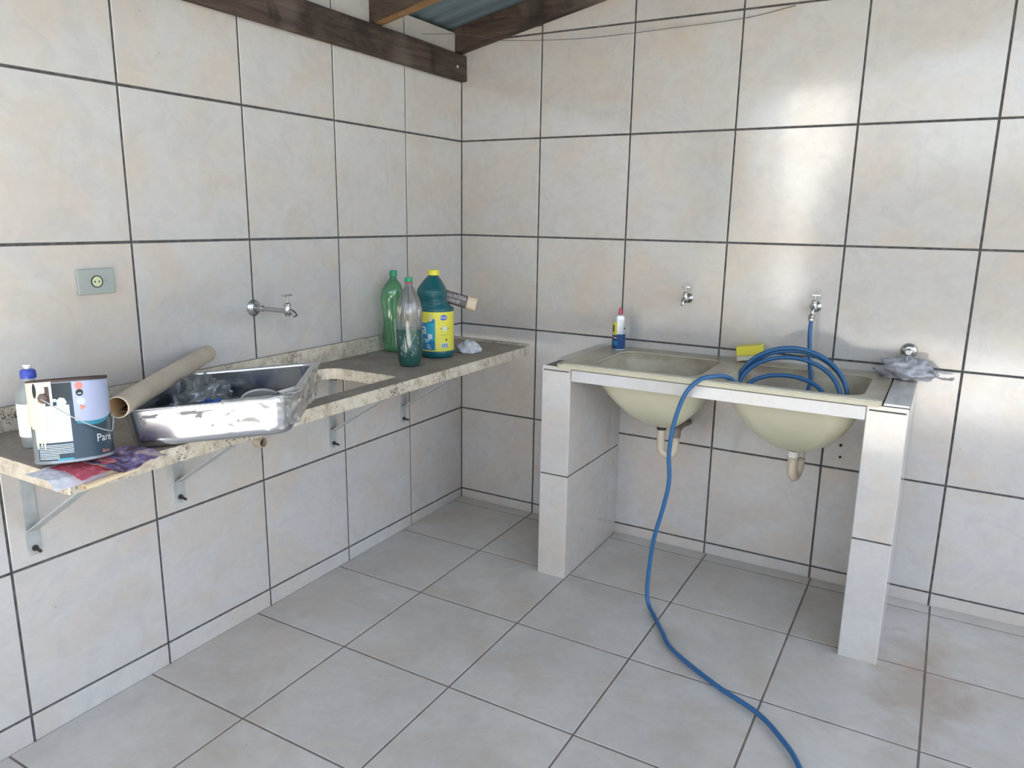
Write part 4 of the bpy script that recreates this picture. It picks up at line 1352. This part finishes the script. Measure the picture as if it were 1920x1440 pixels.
labj = obj('label', patch(fj - D(95), fj + D(95), 0.031, 0.196, rj, nu=36, nv=2), M_YLABEL, jg)
obj('blue_panel', patch(fj - D(80), fj - D(6), 0, 0, rj + 0.0005, shape=lambda u: (0.036, 0.168 - 0.018 * math.sin(math.pi * min(1, max(0, u * 1.1)))), nu=20), M_BLABEL, labj)
obj('cyan_patch', patch(fj - D(36), fj - D(9), 0.098, 0.150, rj + 0.0008, nu=8), M_CLABEL, labj)
obj('cyan_wave', patch(fj - D(60), fj - D(7), 0, 0, rj + 0.0008, shape=lambda u: (0.066 + 0.012 * u, 0.074 + 0.018 * u), nu=12, nv=1), M_CLABEL, labj)
obj('letter_print', wraptext('a', 0.050, fj - D(56), 0.104, rj + 0.0012, 0.9), M_WHITE, labj)
obj('volume_print', wraptext('5L', 0.0185, fj - D(36), 0.043, rj + 0.0012, 0.9), M_WHITE, labj)
obj('shirt_print', disc(fj - D(23), 0.094, 0.012, rj + 0.0012, 0.012, 8), M_PALE, labj)
obj('small_print', patch(fj - D(44), fj - D(24), 0.078, 0.083, rj + 0.0012, nu=6, nv=1), M_PALE, labj)
obj('small_print', patch(fj - D(42), fj - D(28), 0.069, 0.073, rj + 0.0012, nu=6, nv=1), M_PALE, labj)
obj('drop_print', disc(fj - D(21), 0.170, 0.0085, rj + 0.0010, 0.014, 12), mat('faded_print', (0.62, 0.56, 0.32), 0.5), labj)
o = disc(fj + D(23), 0.173, 0.016, rj + 0.0008, 0.0115)
obj('logo', o, M_LOGO, labj)
obj('logo_print', wraptext('wup', 0.0125, fj + D(11), 0.1695, rj + 0.0013, 0.92), M_WHITE, labj)
obj('symbol_print', disc(fj + D(27), 0.127, 0.012, rj + 0.0010, 0.011), mat('pale_grey_print', (0.62, 0.64, 0.55), 0.5), labj)
for s_ in (14.5, 40):
    obj('symbol_print', disc(fj + D(s_), 0.127, 0.002, rj + 0.0011, 0.004, 8), M_BROWN, labj)
obj('small_print', patch(fj + D(14), fj + D(38), 0.100, 0.1012, rj + 0.0010, nu=6, nv=1), M_TEAL, labj)
obj('recycling_print', disc(fj + D(33), 0.079, 0.0045, rj + 0.0010, 0.0055, 6), M_BROWN, labj)
bc = MB()
for k in range(9):
    th = fj + D(16 + k * 2.7)
    bc.add(*(lambda m_: (m_.v, m_.f))(patch(th, th + D(0.8 + 1.0 * (k % 3 == 0)), 0.047, 0.064, rj + 0.0013, nu=2, nv=1)))
obj('barcode_ground', patch(fj + D(13), fj + D(41), 0.045, 0.066, rj + 0.0009, nu=8, nv=1), M_PALE, labj)
obj('barcode', bc, M_BLACK, labj)

# packet tucked into the jug handle ---------------------------------------
pk0, pk1 = Vector((0.315, -0.570, 1.153)), Vector((0.413, -0.498, 1.118))
pk = thing('coffee_packet', 'crumpled dark printed packet with torn cream end tucked behind the jug', 'packet', pk0)
dv = (pk1 - pk0).normalized()
zc = Vector((0.4864, -0.8466, 0.2159)); zc = (zc - dv * zc.dot(dv)).normalized()
yc = zc.cross(dv)
Mp = Matrix((dv, yc, zc)).transposed()
pk.rotation_mode = 'QUATERNION'; pk.rotation_quaternion = Mp.to_quaternion()
LN = 0.125
def pkf(u, v):
    a = 2 * math.pi * u
    x = -0.03 + v * (LN - 0.015)
    k = 1 + 0.10 * noise.noise(Vector((math.cos(a) * 2, math.sin(a) * 2, x * 30)))
    ca, sa = math.cos(a), math.sin(a)
    return (x, 0.0265 * k * math.copysign(abs(sa) ** 0.7, sa), 0.017 * k * math.copysign(abs(ca) ** 0.7, ca))
M_PKT = mat('dark_packet', (0.10, 0.09, 0.085), 0.5)
M_PKT2 = mat('cream_packet_end', (0.62, 0.50, 0.36), 0.6)
obj('wrapper', MB().grid(pkf, 36, 12, True), M_PKT, pk, True)
def pke(u, v):
    a = 2 * math.pi * u
    x = LN - 0.045 + v * 0.042 + 0.004 * noise.noise(Vector((math.cos(a) * 3, math.sin(a) * 3, 1)))
    k = 1.03 + 0.12 * noise.noise(Vector((math.cos(a) * 2.5, math.sin(a) * 2.5, x * 40)))
    ca, sa = math.cos(a), math.sin(a)
    return (x, 0.027 * k * math.copysign(abs(sa) ** 0.75, sa), 0.018 * k * math.copysign(abs(ca) ** 0.75, ca))
obj('torn_end', MB().grid(pke, 36, 8, True), M_PKT2, pk, True, solid=0.0012)
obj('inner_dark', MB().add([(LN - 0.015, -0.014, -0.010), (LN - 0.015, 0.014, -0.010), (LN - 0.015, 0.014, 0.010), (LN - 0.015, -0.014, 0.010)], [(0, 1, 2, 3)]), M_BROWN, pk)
tv, tf = text_geo('SÃO INTENSA', 0.0165)
tv2, tf2 = text_geo('SUSANI EM', 0.0155)
mx = MB()
def onpk(p, x0, y0, sx): return (x0 + p.x * sx, y0 + p.y, 0.0192)
mx.add([onpk(p, -0.012, 0.0025, 0.60) for p in tv], tf)
mx.add([onpk(p, -0.012, -0.0185, 0.60) for p in tv2], tf2)
obj('packet_print', mx, mat('pinkish_white_print', (0.62, 0.52, 0.53), 0.5), pk)

# white tissue right of the jug --------------------------------------------
tp = thing('white_tissue', 'crumpled white tissue on the counter right of the teal jug', 'tissue', (0.365, -0.490, CT))
obj('tissue', lump(0.050, 0.032, 0.036, 0.45, 21.0, 1.9, zmin=-0.010), mat('tissue', (0.60, 0.60, 0.63), 0.8), tp, True, loc=(0, 0, 0.0115))
